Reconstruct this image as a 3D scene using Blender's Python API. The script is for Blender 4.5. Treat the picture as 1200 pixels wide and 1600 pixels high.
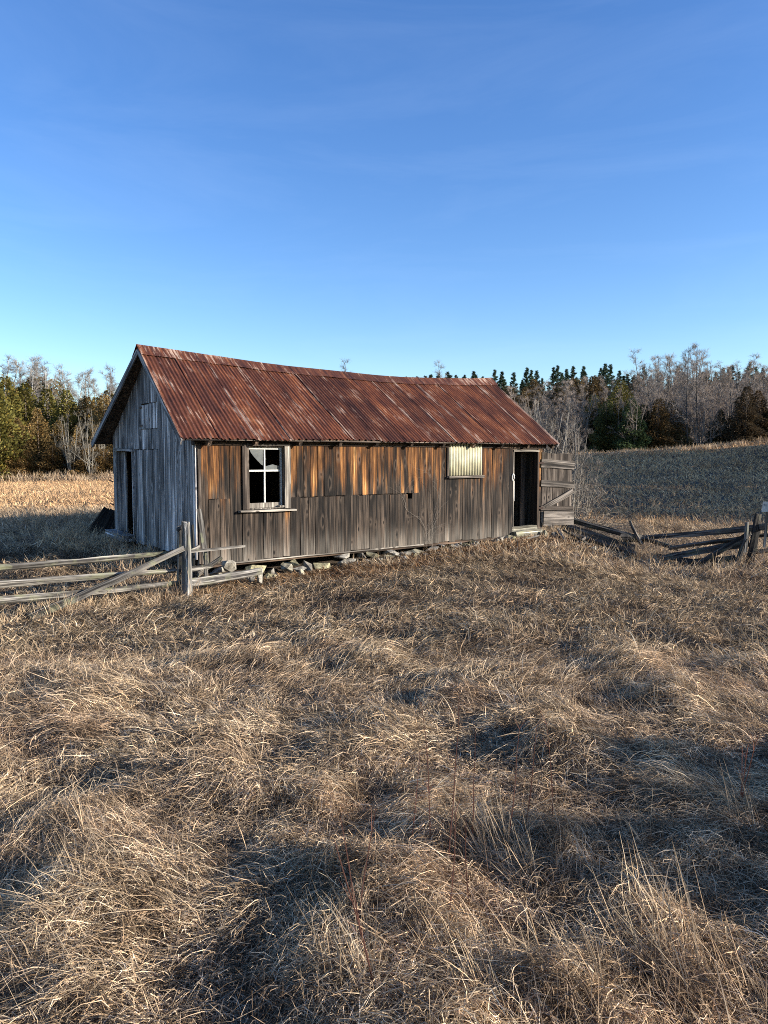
import bpy, bmesh, math, random
import numpy as np
from mathutils import Vector, Matrix
R = math.radians
PI = math.pi
for o in list(bpy.data.objects):
    bpy.data.objects.remove(o)
scene = bpy.context.scene
C = scene.collection

# ------------------------------------------------------------------ camera
EYE = 1.6
PITCH = 4.137
FPX = 1177.385                      # focal length in pixels of the 1200 x 1600 photograph
cam = bpy.data.cameras.new('camera')
cam.sensor_fit = 'VERTICAL'; cam.sensor_height = 36.0
cam.lens = 36.0 * FPX / 1600.0
cam.clip_start = 0.05; cam.clip_end = 2000
camo = bpy.data.objects.new('camera', cam)
camo.location = (0, 0, EYE); camo.rotation_euler = (R(90 - PITCH), 0, 0)
C.objects.link(camo); scene.camera = camo

# ------------------------------------------------------------------ world, sun, exposure
SUN_EL, SUN_AZ = 15.5, 102.0         # azimuth clockwise from +Y (the view direction): from the right
w = bpy.data.worlds.new('World'); scene.world = w; w.use_nodes = True
nt = w.node_tree; nt.nodes.clear()
sky = nt.nodes.new('ShaderNodeTexSky'); sky.sky_type = 'NISHITA'; sky.sun_disc = False
sky.sun_elevation = R(SUN_EL); sky.sun_rotation = R(SUN_AZ)
sky.altitude = 200; sky.air_density = 1.0; sky.dust_density = 0.35; sky.ozone_density = 3.0
hs = nt.nodes.new('ShaderNodeHueSaturation'); hs.inputs['Hue'].default_value = .512; hs.inputs['Saturation'].default_value = 1.19; hs.inputs['Value'].default_value = 1.0
bg = nt.nodes.new('ShaderNodeBackground'); bg.inputs['Strength'].default_value = 0.112
wo = nt.nodes.new('ShaderNodeOutputWorld')
nt.links.new(sky.outputs[0], hs.inputs['Color']); 
wt = nt.nodes.new('ShaderNodeTexCoord'); wm = nt.nodes.new('ShaderNodeMapping'); wm.inputs['Scale'].default_value = (1.6, 1.6, 8.0); wm.inputs['Rotation'].default_value = (.12, .1, .3)
wn = nt.nodes.new('ShaderNodeTexNoise'); wn.inputs['Scale'].default_value = 1.4; wn.inputs['Detail'].default_value = 7; wn.inputs['Roughness'].default_value = .62; wn.inputs['Distortion'].default_value = .6
wr = nt.nodes.new('ShaderNodeValToRGB'); wr.color_ramp.elements[0].position = .50; wr.color_ramp.elements[0].color = (0, 0, 0, 1); wr.color_ramp.elements[1].position = .78; wr.color_ramp.elements[1].color = (.042, .042, .042, 1)
wx = nt.nodes.new('ShaderNodeMixRGB'); wx.inputs['Color2'].default_value = (4.6, 5.4, 6.6, 1)      # thin high cirrus
nt.links.new(wt.outputs['Generated'], wm.inputs['Vector']); nt.links.new(wm.outputs[0], wn.inputs['Vector']); nt.links.new(wn.outputs['Fac'], wr.inputs[0]); nt.links.new(wr.outputs[0], wx.inputs['Fac'])
nt.links.new(hs.outputs[0], wx.inputs['Color1']); nt.links.new(wx.outputs[0], bg.inputs['Color']); nt.links.new(bg.outputs[0], wo.inputs['Surface'])
sun = bpy.data.lights.new('sun', 'SUN'); sun.energy = 4.2; sun.angle = R(0.5); sun.color = (1.0, 0.94, 0.85)
suno = bpy.data.objects.new('sun', sun); C.objects.link(suno)
sd = Vector((math.sin(R(SUN_AZ)) * math.cos(R(SUN_EL)), math.cos(R(SUN_AZ)) * math.cos(R(SUN_EL)), math.sin(R(SUN_EL))))
suno.rotation_euler = sd.to_track_quat('Z', 'Y').to_euler()
suno.location = sd * 60
vs = scene.view_settings
vs.view_transform = 'Standard'; vs.look = 'None'; vs.gamma = 1.0; vs.use_curve_mapping = False
vs.exposure = 1.25
scene.cycles.use_denoising = False; scene.cycles.filter_width = 1.0
scene.cycles.max_bounces = 5; scene.cycles.diffuse_bounces = 3; scene.cycles.transparent_max_bounces = 6

# ------------------------------------------------------------------ helpers
rng = random.Random(11)
def ray(px, py):
    a = R(PITCH); x = (px - 600) / FPX; z = (800 - py) / FPX
    return (x, math.cos(a) + z * math.sin(a), -math.sin(a) + z * math.cos(a))
def at(px, py, D):
    """the point seen at photo pixel px, py, D metres in front of the camera"""
    r = ray(px, py); k = D / r[1]
    return Vector((r[0] * k, D, EYE + r[2] * k))

def tag(o, label=None, cat=None, group=None, kind=None):
    if label: o['label'] = label
    if cat: o['category'] = cat
    if group: o['group'] = group
    if kind: o['kind'] = kind
    return o
def empty(name, loc=(0, 0, 0), rz=0, parent=None):
    o = bpy.data.objects.new(name, None); C.objects.link(o)
    o.location = loc; o.rotation_euler = (0, 0, rz); o.empty_display_size = .2
    if parent: o.parent = parent
    return o
def mesh_obj(name, verts, faces, mat, parent=None, smooth=False):
    me = bpy.data.meshes.new(name)
    me.from_pydata([tuple(v) for v in verts], [], [tuple(f) for f in faces])
    if smooth: me.polygons.foreach_set('use_smooth', [True] * len(me.polygons))
    if mat: me.materials.append(mat)
    o = bpy.data.objects.new(name, me); C.objects.link(o)
    if parent: o.parent = parent
    return o
class MB:
    def __init__(s): s.v = []; s.f = []
    def add(s, v, f):
        n = len(s.v); s.v += [tuple(p) for p in v]; s.f += [tuple(i + n for i in q) for q in f]
    def box(s, x0, x1, y0, y1, z0, z1):
        s.add([(x0,y0,z0),(x1,y0,z0),(x1,y1,z0),(x0,y1,z0),(x0,y0,z1),(x1,y0,z1),(x1,y1,z1),(x0,y1,z1)],
              [(0,3,2,1),(4,5,6,7),(0,1,5,4),(1,2,6,5),(2,3,7,6),(3,0,4,7)])
    def tube(s, pts, rad, n=5, cap=True):
        pts = [Vector(p) for p in pts]; m = len(pts); base = len(s.v); ux = None
        for i, p in enumerate(pts):
            d = (pts[min(i+1, m-1)] - pts[max(i-1, 0)])
            if d.length < 1e-9: d = Vector((0,0,1))
            d.normalize()
            if ux is None: ux = d.orthogonal().normalized()
            else:
                ux = ux - d * ux.dot(d)
                ux = ux.normalized() if ux.length > 1e-6 else d.orthogonal().normalized()
            uy = d.cross(ux)
            for k in range(n):
                a = 2*PI*k/n; q = p + (ux*math.cos(a) + uy*math.sin(a)) * rad[i]
                s.v.append((q.x, q.y, q.z))
        for i in range(m-1):
            for k in range(n):
                a = base+i*n+k; b = base+i*n+(k+1) % n
                s.f.append((a, b, b+n, a+n))
        if cap:
            s.f.append(tuple(base+k for k in reversed(range(n)))); s.f.append(tuple(base+(m-1)*n+k for k in range(n)))
    def build(s, name, mat, parent=None, smooth=False): return mesh_obj(name, s.v, s.f, mat, parent, smooth)

def frame(p0, p1, wdir=None):
    p0 = Vector(p0); p1 = Vector(p1); z = (p1 - p0); L = z.length; z.normalize()
    x = Vector(wdir) if wdir is not None else (Vector((0,0,1)) if abs(z.z) < .9 else Vector((1,0,0)))
    x = x - z * x.dot(z)
    x = x.normalized() if x.length > 1e-5 else z.orthogonal().normalized()
    y = z.cross(x)
    M = Matrix(((x.x,y.x,z.x,p0.x),(x.y,y.y,z.y,p0.y),(x.z,y.z,z.z,p0.z),(0,0,0,1)))
    return M, L
def plank(name, parent, p0, p1, wd, th, mat, wdir=None, hz=None, seg=3, jit=.004, skew=(0, 0), r=None):
    """a sawn board: length p0-p1 on its own Z axis, wd wide on X, th thick on Y, edges slightly uneven"""
    r = r or rng; M, L = frame(p0, p1, wdir); V = []; F = []
    for i in range(seg + 1):
        z = L * i / seg; a = r.uniform(-jit, jit); b = r.uniform(-jit, jit); c = r.uniform(-jit, jit) * .5
        zl = z + (skew[0] if i == seg else 0) + (r.uniform(-jit, jit)*2 if i in (0, seg) else 0)
        zr = z + (skew[1] if i == seg else 0) + (r.uniform(-jit, jit)*2 if i in (0, seg) else 0)
        V += [(-wd/2+a, -th/2+c, zl), (wd/2+b, -th/2+c, zr), (wd/2+b, th/2+c, zr), (-wd/2+a, th/2+c, zl)]
    for i in range(seg):
        for k in range(4):
            a = i*4+k; b = i*4+(k+1) % 4
            F.append((a, b, b+4, a+4))
    F.append((3,2,1,0)); n = seg*4; F.append((n, n+1, n+2, n+3))
    o = mesh_obj(name, V, F, mat, parent)
    o.matrix_basis = M
    if hz is not None:
        at_ = o.data.attributes.new('hz', 'FLOAT', 'POINT')
        at_.data.foreach_set('value', [hz + v[2] for v in V])
    return o
def rail(name, parent, p0, p1, r0, r1, mat, n=6, seg=7, bend=.02, rough=.18, flat=1.0, r=None):
    """a split rail, post or log: uneven many-sided pole along its own Z axis"""
    r = r or rng; M, L = frame(p0, p1); V = []; F = []
    prof = [1 + r.uniform(-.28, .28) for _ in range(n)]
    bx, by = r.uniform(-bend, bend)*L, r.uniform(-bend, bend)*L
    for i in range(seg + 1):
        f = i/seg; rr = r0 + (r1-r0)*f; s = math.sin(PI*f)
        ox, oy = bx*s + r.uniform(-.1, .1)*rr, by*s + r.uniform(-.1, .1)*rr
        for k in range(n):
            a = 2*PI*k/n + f*.5; q = rr*prof[k]*(1 + r.uniform(-rough, rough)*.5)
            V.append((ox + q*math.cos(a), oy + q*math.sin(a)*flat, L*f + (r.uniform(-.4, .4)*rr if i in (0, seg) else 0)))
    for i in range(seg):
        for k in range(n):
            a = i*n+k; b = i*n+(k+1) % n
            F.append((a, b, b+n, a+n))
    F.append(tuple(reversed(range(n)))); F.append(tuple(seg*n+k for k in range(n)))
    o = mesh_obj(name, V, F, mat, parent); o.matrix_basis = M
    return o

# value noise for terrain and scatter
_perm = np.random.RandomState(5).rand(256, 256)
def vnoise(x, y):
    x = np.asarray(x, float); y = np.asarray(y, float)
    xi = np.floor(x).astype(int); yi = np.floor(y).astype(int); fx = x-xi; fy = y-yi
    fx = fx*fx*(3-2*fx); fy = fy*fy*(3-2*fy)
    g = lambda a, b: _perm[a % 256, b % 256]
    return (g(xi,yi)*(1-fx)+g(xi+1,yi)*fx)*(1-fy) + (g(xi,yi+1)*(1-fx)+g(xi+1,yi+1)*fx)*fy
def fbm(x, y, o=3):
    s = 0; a = .5
    for i in range(o):
        s = s + a*(vnoise(x*2**i+17.3*i, y*2**i+5.1*i) - .5); a *= .5
    return s

# ------------------------------------------------------------------ materials
def nodes(name):
    m = bpy.data.materials.new(name); m.use_nodes = True; t = m.node_tree; t.nodes.clear()
    out = t.nodes.new('ShaderNodeOutputMaterial'); b = t.nodes.new('ShaderNodeBsdfPrincipled')
    t.links.new(b.outputs[0], out.inputs[0])
    if 'Specular IOR Level' in b.inputs: b.inputs['Specular IOR Level'].default_value = .25
    def N(tp, **k):
        n = t.nodes.new('ShaderNode' + tp)
        for a, v in k.items():
            if a.startswith('i_'):
                key = a[2:].replace('_', ' '); n.inputs[int(key) if key.isdigit() else key].default_value = v
            else: setattr(n, a, v)
        return n
    L = lambda a, b_: t.links.new(a, b_)
    return m, t, b, out, N, L
def ramp(N, stops):
    r = N('ValToRGB'); e = r.color_ramp.elements
    while len(e) < len(stops): e.new(.5)
    for q, (p, c) in zip(e, stops):
        q.position = p; q.color = (*c, 1) if len(c) == 3 else c
    return r
def g3(v): return (v, v, v)
def mixc(N, L, a, b, f, mode='MIX'):
    m = N('MixRGB', blend_type=mode)
    for s, k in ((a, 'Color1'), (b, 'Color2'), (f, 'Fac')):
        if hasattr(s, 'links') or hasattr(s, 'is_linked'): L(s, m.inputs[k])
        else: m.inputs[k].default_value = s if k == 'Fac' else (*s, 1)
    return m.outputs[0]
def math_(N, L, op, a, b=None, clamp=False):
    m = N('Math', operation=op, use_clamp=clamp)
    for i, s in enumerate((a, b)):
        if s is None: continue
        if hasattr(s, 'is_linked'): L(s, m.inputs[i])
        else: m.inputs[i].default_value = s
    return m.outputs[0]
def object_coord(N, L, scale, spread=37.0):
    tc = N('TexCoord'); oi = N('ObjectInfo')
    mp = N('Mapping'); mp.inputs['Scale'].default_value = scale
    off = N('CombineXYZ'); k = math_(N, L, 'MULTIPLY', oi.outputs['Random'], spread)
    L(k, off.inputs[0]); L(k, off.inputs[1]); L(k, off.inputs[2])
    L(tc.outputs['Object'], mp.inputs['Vector'])
    ad = N('VectorMath', operation='ADD'); L(mp.outputs[0], ad.inputs[0]); L(off.outputs[0], ad.inputs[1])
    return ad.outputs[0], oi.outputs['Random']

def wood(name, dark, light, orange=False, bleach=0.0, knots=True, contrast=1.0, vary=.45, moss=0.0):
    m, t, b, out, N, L = nodes(name)
    v, rnd = object_coord(N, L, (16, 16, .8))
    n1 = N('TexNoise'); n1.inputs['Scale'].default_value = 1.0; n1.inputs['Detail'].default_value = 7; n1.inputs['Roughness'].default_value = .68; L(v, n1.inputs['Vector'])
    v2, _ = object_coord(N, L, (75, 75, 1.6))
    n2 = N('TexNoise'); n2.inputs['Scale'].default_value = 1.0; n2.inputs['Detail'].default_value = 4; L(v2, n2.inputs['Vector'])
    v3, _ = object_coord(N, L, (3.5, 3.5, 1.2))
    n3 = N('TexNoise'); n3.inputs['Scale'].default_value = 1.0; n3.inputs['Detail'].default_value = 3; L(v3, n3.inputs['Vector'])
    mid = tuple((a*.5+c*.5) for a, c in zip(dark, light))
    rp = ramp(N, [(.39, dark), (.5, mid), (.61, light)]); L(n1.outputs['Fac'], rp.inputs[0])
    vp, _ = object_coord(N, L, (26, 26, .55)); npale = N('TexNoise'); npale.inputs['Scale'].default_value = 1.0; npale.inputs['Detail'].default_value = 3; npale.inputs['Distortion'].default_value = .4; L(vp, npale.inputs['Vector'])
    prp = ramp(N, [(.57, g3(0)), (.66, g3(.75))]); L(npale.outputs['Fac'], prp.inputs[0])
    drp = ramp(N, [(.36, g3(.85)), (.43, g3(0))]); L(npale.outputs['Fac'], drp.inputs[0])
    col = mixc(N, L, rp.outputs[0], tuple(min(1, c*1.9) for c in light), prp.outputs[0])
    col = mixc(N, L, col, tuple(c*.7 for c in dark), drp.outputs[0])
    # colour of fresher wood that the weather has not greyed
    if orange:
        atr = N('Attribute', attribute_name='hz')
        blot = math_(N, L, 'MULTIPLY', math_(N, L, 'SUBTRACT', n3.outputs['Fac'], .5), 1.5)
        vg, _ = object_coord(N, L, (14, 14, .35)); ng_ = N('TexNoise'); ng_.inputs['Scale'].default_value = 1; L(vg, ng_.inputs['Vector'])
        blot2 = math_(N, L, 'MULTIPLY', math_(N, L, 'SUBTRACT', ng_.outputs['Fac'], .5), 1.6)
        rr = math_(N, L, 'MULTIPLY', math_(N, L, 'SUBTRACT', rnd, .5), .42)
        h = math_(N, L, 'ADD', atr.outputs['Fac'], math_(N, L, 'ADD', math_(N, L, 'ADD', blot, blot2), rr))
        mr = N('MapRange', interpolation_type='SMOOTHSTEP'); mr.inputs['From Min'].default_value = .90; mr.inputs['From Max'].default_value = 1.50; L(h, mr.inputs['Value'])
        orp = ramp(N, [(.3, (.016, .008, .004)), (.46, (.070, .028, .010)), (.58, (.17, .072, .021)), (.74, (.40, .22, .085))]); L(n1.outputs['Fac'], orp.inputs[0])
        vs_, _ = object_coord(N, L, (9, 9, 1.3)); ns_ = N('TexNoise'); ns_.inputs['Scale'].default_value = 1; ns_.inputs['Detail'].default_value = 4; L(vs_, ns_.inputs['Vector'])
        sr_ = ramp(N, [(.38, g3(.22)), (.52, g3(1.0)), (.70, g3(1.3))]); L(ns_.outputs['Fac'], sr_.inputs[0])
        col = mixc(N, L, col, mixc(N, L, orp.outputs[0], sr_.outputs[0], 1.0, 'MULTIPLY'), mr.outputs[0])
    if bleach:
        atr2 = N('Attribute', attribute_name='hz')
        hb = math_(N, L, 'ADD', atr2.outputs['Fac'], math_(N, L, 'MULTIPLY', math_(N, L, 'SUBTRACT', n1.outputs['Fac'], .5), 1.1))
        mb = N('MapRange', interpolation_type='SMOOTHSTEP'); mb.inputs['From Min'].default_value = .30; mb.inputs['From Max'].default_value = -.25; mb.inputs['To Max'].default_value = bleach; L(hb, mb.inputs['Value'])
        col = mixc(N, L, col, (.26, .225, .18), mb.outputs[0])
    # fine grain lines and board-to-board difference
    gr = ramp(N, [(.38, g3(.12)), (.47, g3(.8)), (.62, g3(1.35))]); L(n2.outputs['Fac'], gr.inputs[0])
    col = mixc(N, L, col, gr.outputs[0], .75*contrast, 'MULTIPLY')
    br = N('MapRange'); br.inputs['To Min'].default_value = 1-vary; br.inputs['To Max'].default_value = 1+vary; L(rnd, br.inputs['Value'])
    bb = N('CombineXYZ')
    for i in range(3): L(br.outputs[0], bb.inputs[i])
    col = mixc(N, L, col, bb.outputs[0], 1.0, 'MULTIPLY')
    bl = ramp(N, [(.34, g3(.42)), (.66, g3(1.3))]); L(n3.outputs['Fac'], bl.inputs[0])
    col = mixc(N, L, col, bl.outputs[0], .8, 'MULTIPLY')
    kn = None
    if knots:
        vk, _ = object_coord(N, L, (4.6, 0, 1.9), 53.0); sx = N('SeparateXYZ'); L(vk, sx.inputs[0]); cx = N('CombineXYZ'); L(sx.outputs[0], cx.inputs[0]); L(sx.outputs[2], cx.inputs[1])
        vo = N('TexVoronoi', voronoi_dimensions='2D'); vo.inputs['Scale'].default_value = 1.0; vo.inputs['Randomness'].default_value = 1.0; L(cx.outputs[0], vo.inputs['Vector'])
        wv = math_(N, L, 'ADD', vo.outputs['Distance'], math_(N, L, 'MULTIPLY', n1.outputs['Fac'], .08))
        few = N('SeparateXYZ'); L(vo.outputs['Color'], few.inputs[0])
        rare = math_(N, L, 'MULTIPLY', math_(N, L, 'GREATER_THAN', few.outputs[0], .62), 1.0)
        kn = ramp(N, [(.0, g3(1)), (.085, g3(.9)), (.125, g3(0))]); L(wv, kn.inputs[0])
        halo = ramp(N, [(.10, g3(0)), (.15, g3(.4)), (.30, g3(0))]); L(math_(N, L, 'ADD', wv, math_(N, L, 'MULTIPLY', math_(N, L, 'SUBTRACT', npale.outputs['Fac'], .5), .5)), halo.inputs[0])
        col = mixc(N, L, col, tuple(min(1, c*1.7) for c in light), math_(N, L, 'MULTIPLY', halo.outputs[0], rare))
        col = mixc(N, L, col, tuple(c*.6 for c in dark), math_(N, L, 'MULTIPLY', kn.outputs[0], rare))
    if moss:
        vm, _ = object_coord(N, L, (7, 7, 5)); nm = N('TexNoise'); nm.inputs['Scale'].default_value = 1; nm.inputs['Detail'].default_value = 4; L(vm, nm.inputs['Vector'])
        mm = ramp(N, [(.55, g3(0)), (.68, g3(moss))]); L(nm.outputs['Fac'], mm.inputs[0])
        col = mixc(N, L, col, (.24, .24, .13), mm.outputs[0])
    L(col, b.inputs['Base Color']); b.inputs['Roughness'].default_value = .88
    hsum = math_(N, L, 'ADD', math_(N, L, 'MULTIPLY', n2.outputs['Fac'], .6), n1.outputs['Fac'])
    bp = N('Bump'); bp.inputs['Strength'].default_value = .8; bp.inputs['Distance'].default_value = .012; L(hsum, bp.inputs['Height']); L(bp.outputs[0], b.inputs['Normal'])
    return m

M = {}
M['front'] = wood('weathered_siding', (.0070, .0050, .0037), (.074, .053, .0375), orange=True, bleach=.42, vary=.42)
M['gable'] = wood('grey_siding', (.13, .118, .112), (.43, .395, .37), vary=.25, contrast=.9)
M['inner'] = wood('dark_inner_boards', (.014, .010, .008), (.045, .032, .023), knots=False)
M['beam'] = wood('dark_beam', (.025, .017, .012), (.09, .06, .04), knots=False)
M['casing'] = wood('bleached_casing', (.12, .10, .08), (.36, .315, .255), vary=.25, contrast=.7)
M['casing_dark'] = wood('brown_casing', (.035, .025, .019), (.15, .115, .088), vary=.2)
M['door'] = wood('door_planks', (.045, .033, .025), (.19, .15, .115), vary=.35)
M['batten'] = wood('door_battens', (.085, .07, .056), (.30, .25, .20), vary=.25)
M['rail'] = wood('grey_rails', (.055, .048, .041), (.25, .225, .19), knots=False, vary=.3, moss=.5)
M['rail_dark'] = wood('dark_rails', (.026, .022, .019), (.13, .11, .09), knots=False, vary=.4, moss=.25)
M['post'] = wood('grey_post', (.07, .065, .058), (.26, .24, .21), knots=False, vary=.15, moss=.3)
M['black_wood'] = wood('tarred_boards', (.010, .009, .008), (.035, .030, .026), knots=False)
M['threshold'] = wood('mossy_threshold', (.14, .125, .09), (.38, .35, .265), knots=False, moss=.6, vary=.1)

def simple(name, col, rough=.8, var=.3, scale=8, metallic=0.0, bump=.2, spec=.25):
    m, t, b, out, N, L = nodes(name)
    v, rnd = object_coord(N, L, (scale,)*3)
    n = N('TexNoise'); n.inputs['Scale'].default_value = 1; n.inputs['Detail'].default_value = 5; L(v, n.inputs['Vector'])
    rp = ramp(N, [(.3, tuple(c*(1-var) for c in col)), (.7, tuple(min(1, c*(1+var)) for c in col))]); L(n.outputs['Fac'], rp.inputs[0])
    L(rp.outputs[0], b.inputs['Base Color']); b.inputs['Roughness'].default_value = rough; b.inputs['Metallic'].default_value = metallic
    b.inputs['Specular IOR Level'].default_value = spec
    bp = N('Bump'); bp.inputs['Strength'].default_value = bump; bp.inputs['Distance'].default_value = .02; L(n.outputs['Fac'], bp.inputs['Height']); L(bp.outputs[0], b.inputs['Normal'])
    return m
M['white_paint'] = simple('flaking_white_paint', (.50, .485, .44), .7, .22, 30)
M['cream_metal'] = simple('cream_metal', (.44, .40, .26), .6, .28, 4, spec=.4)
M['iron'] = simple('rusty_iron', (.06, .035, .025), .7, .4, 30)
M['white_plastic'] = simple('white_handle', (.75, .74, .70), .4, .06, 9)
M['ink'] = simple('sign_ink', (.05, .05, .05), .6, .2, 30)
M['earth'] = simple('dark_earth', (.045, .033, .024), .95, .4, 4)

def mat_stone():
    m, t, b, out, N, L = nodes('field_stone')
    v, rnd = object_coord(N, L, (7, 7, 7))
    n = N('TexNoise'); n.inputs['Scale'].default_value = 1; n.inputs['Detail'].default_value = 8; n.inputs['Roughness'].default_value = .7; L(v, n.inputs['Vector'])
    rp = ramp(N, [(.36, (.10, .09, .075)), (.55, (.36, .33, .275)), (.72, (.62, .58, .48))]); L(n.outputs['Fac'], rp.inputs[0])
    tint = ramp(N, [(0, (.55, .53, .50)), (.35, (1, .98, .93)), (.7, (.82, .80, .78)), (.9, (1.05, 1.0, .72)), (1, (1, .95, .6))]); L(rnd, tint.inputs[0])
    col = mixc(N, L, rp.outputs[0], tint.outputs[0], 1.0, 'MULTIPLY')
    L(col, b.inputs['Base Color']); b.inputs['Roughness'].default_value = .9
    bp = N('Bump'); bp.inputs['Strength'].default_value = .6; bp.inputs['Distance'].default_value = .03; L(n.outputs['Fac'], bp.inputs['Height']); L(bp.outputs[0], b.inputs['Normal'])
    return m
M['stone'] = mat_stone()

def mat_rust():
    m, t, b, out, N, L = nodes('rusted_corrugated_iron')
    tc = N('TexCoord'); oi = N('ObjectInfo'); rnd = oi.outputs['Random']
    def co(s, k=0.0):
        mp = N('Mapping'); mp.inputs['Scale'].default_value = s; mp.inputs['Location'].default_value = (k, k*.7, 0); L(tc.outputs['Object'], mp.inputs['Vector']); return mp.outputs[0]
    def noise(vec, d=5, ro=.6):
        n = N('TexNoise'); n.inputs['Scale'].default_value = 1; n.inputs['Detail'].default_value = d; n.inputs['Roughness'].default_value = ro; L(vec, n.inputs['Vector']); return n.outputs['Fac']
    s1 = noise(co((16, .9, .9)), 6, .65); s2 = noise(co((2.2, 1.3, 1.3), 3.1), 5, .65); s3 = noise(co((26, 2.2, 2.2), 9.0), 4, .6); s4 = noise(co((40, 30, 30), 5.0), 3)
    r1 = ramp(N, [(.33, (.020, .0095, .0078)), (.45, (.074, .026, .016)), (.55, (.155, .054, .025)), (.68, (.30, .125, .052))])
    L(math_(N, L, 'ADD', math_(N, L, 'MULTIPLY', s1, .6), math_(N, L, 'MULTIPLY', s2, .4)), r1.inputs[0])
    col = r1.outputs[0]
    tint = ramp(N, [(0, (.45, .43, .50)), (.2, (1.15, 1.0, .9)), (.4, (.55, .50, .55)), (.6, (1.3, 1.15, 1.0)), (.8, (.75, .66, .66)), (1, (1.1, 1.1, 1.0))]); L(rnd, tint.inputs[0])
    col = mixc(N, L, col, tint.outputs[0], .85, 'MULTIPLY')
    # scraped zinc left along the lap of each sheet and in runs down the slope
    atr = N('Attribute', attribute_name='lap')
    z = math_(N, L, 'ADD', math_(N, L, 'MULTIPLY', s3, .55), math_(N, L, 'MULTIPLY', s2, .45))
    z = math_(N, L, 'ADD', z, math_(N, L, 'MULTIPLY', math_(N, L, 'MULTIPLY', atr.outputs['Fac'], rnd), .20))
    zr = ramp(N, [(.565, g3(0)), (.67, g3(.85))]); L(z, zr.inputs[0])
    col = mixc(N, L, col, (.44, .31, .23), zr.outputs[0])
    sp = ramp(N, [(.3, g3(.72)), (.7, g3(1.2))]); L(s4, sp.inputs[0])
    col = mixc(N, L, col, sp.outputs[0], 1.0, 'MULTIPLY')
    L(col, b.inputs['Base Color']); b.inputs['Roughness'].default_value = .72; b.inputs['Metallic'].default_value = .15
    bp = N('Bump'); bp.inputs['Strength'].default_value = .25; bp.inputs['Distance'].default_value = .01; L(s4, bp.inputs['Height']); L(bp.outputs[0], b.inputs['Normal'])
    return m
M['rust'] = mat_rust()

def mat_glass():
    m, t, b, out, N, L = nodes('dusty_glass')
    v, rnd = object_coord(N, L, (6, 6, 6)); n = N('TexNoise'); n.inputs['Scale'].default_value = 1; n.inputs['Detail'].default_value = 5; L(v, n.inputs['Vector'])
    rp = ramp(N, [(.3, (.05, .056, .055)), (.7, (.11, .12, .115))]); L(n.outputs['Fac'], rp.inputs[0]); L(rp.outputs[0], b.inputs['Base Color'])
    b.inputs['Roughness'].default_value = .3; b.inputs['Specular IOR Level'].default_value = .35
    tr = N('BsdfTransparent'); mx = N('MixShader'); mx.inputs[0].default_value = .78
    L(tr.outputs[0], mx.inputs[1]); L(b.outputs[0], mx.inputs[2]); L(mx.outputs[0], out.inputs[0])
    return m
M['glass'] = mat_glass()

def leafy(name, translucent=.25, world_scale=.35, lo=.65, hi=1.3, attr=True, tints=None):
    """thin leaves, needles and blades: colour from the object, varied per piece (attribute tint) and in patches over the place"""
    m, t, b, out, N, L = nodes(name); t.nodes.remove(b)
    oi = N('ObjectInfo'); geo = N('NewGeometry')
    n = N('TexNoise'); n.inputs['Scale'].default_value = world_scale; n.inputs['Detail'].default_value = 4; L(geo.outputs['Position'], n.inputs['Vector'])
    if tints: rp = ramp(N, tints); L(n.outputs['Fac'], rp.inputs[0]); col = rp.outputs[0]
    else:
        rp = ramp(N, [(.32, g3(lo)), (.68, g3(hi))]); L(n.outputs['Fac'], rp.inputs[0])
        col = mixc(N, L, oi.outputs['Color'], rp.outputs[0], 1.0, 'MULTIPLY')
    if tints:
        n6 = N('TexNoise'); n6.inputs['Scale'].default_value = 5.5; n6.inputs['Detail'].default_value = 3; L(geo.outputs['Position'], n6.inputs['Vector'])
        r6 = ramp(N, [(.36, (.58, .55, .53)), (.5, (.98, .97, .95)), (.64, (1.28, 1.28, 1.26))]); L(n6.outputs['Fac'], r6.inputs[0]); col = mixc(N, L, col, r6.outputs[0], 1.0, 'MULTIPLY')
    if attr:
        a = N('Attribute', attribute_name='tint'); col = mixc(N, L, col, a.outputs['Color'], 1.0, 'MULTIPLY')
    mr = N('MapRange'); mr.inputs['To Min'].default_value = .78; mr.inputs['To Max'].default_value = 1.2; L(oi.outputs['Random'], mr.inputs['Value'])
    cb = N('CombineXYZ'); [L(mr.outputs[0], cb.inputs[i]) for i in range(3)]
    col = mixc(N, L, col, cb.outputs[0], 1.0, 'MULTIPLY')
    d = N('BsdfDiffuse'); L(col, d.inputs['Color'])
    if translucent:
        tl = N('BsdfTranslucent'); L(col, tl.inputs['Color']); mx = N('MixShader'); mx.inputs[0].default_value = translucent
        L(d.outputs[0], mx.inputs[1]); L(tl.outputs[0], mx.inputs[2]); L(mx.outputs[0], out.inputs[0])
    else: L(d.outputs[0], out.inputs[0])
    return m
GRASS_TINTS = [(.27, (.20, .145, .102)), (.40, (.36, .262, .175)), (.52, (.48, .360, .236)), (.63, (.39, .274, .180)), (.75, (.57, .438, .290))]
M['grass'] = leafy('dry_grass', .22, .55, tints=GRASS_TINTS)
M['grass_field'] = leafy('field_grass', .22, .30, tints=[(.3, (.40, .25, .138)), (.5, (.55, .345, .185)), (.7, (.65, .435, .24))])
M['grass_red'] = leafy('russet_grass', .22, .8, tints=[(.3, (.14, .077, .042)), (.5, (.24, .142, .075)), (.7, (.33, .22, .12))])
M['foliage'] = leafy('foliage', .2, .5)
M['bark'] = leafy('bark', 0, 2.0, .75, 1.25, attr=False)
M['twig'] = leafy('twigs', 0, 1.0, .8, 1.2, attr=False)

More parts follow.
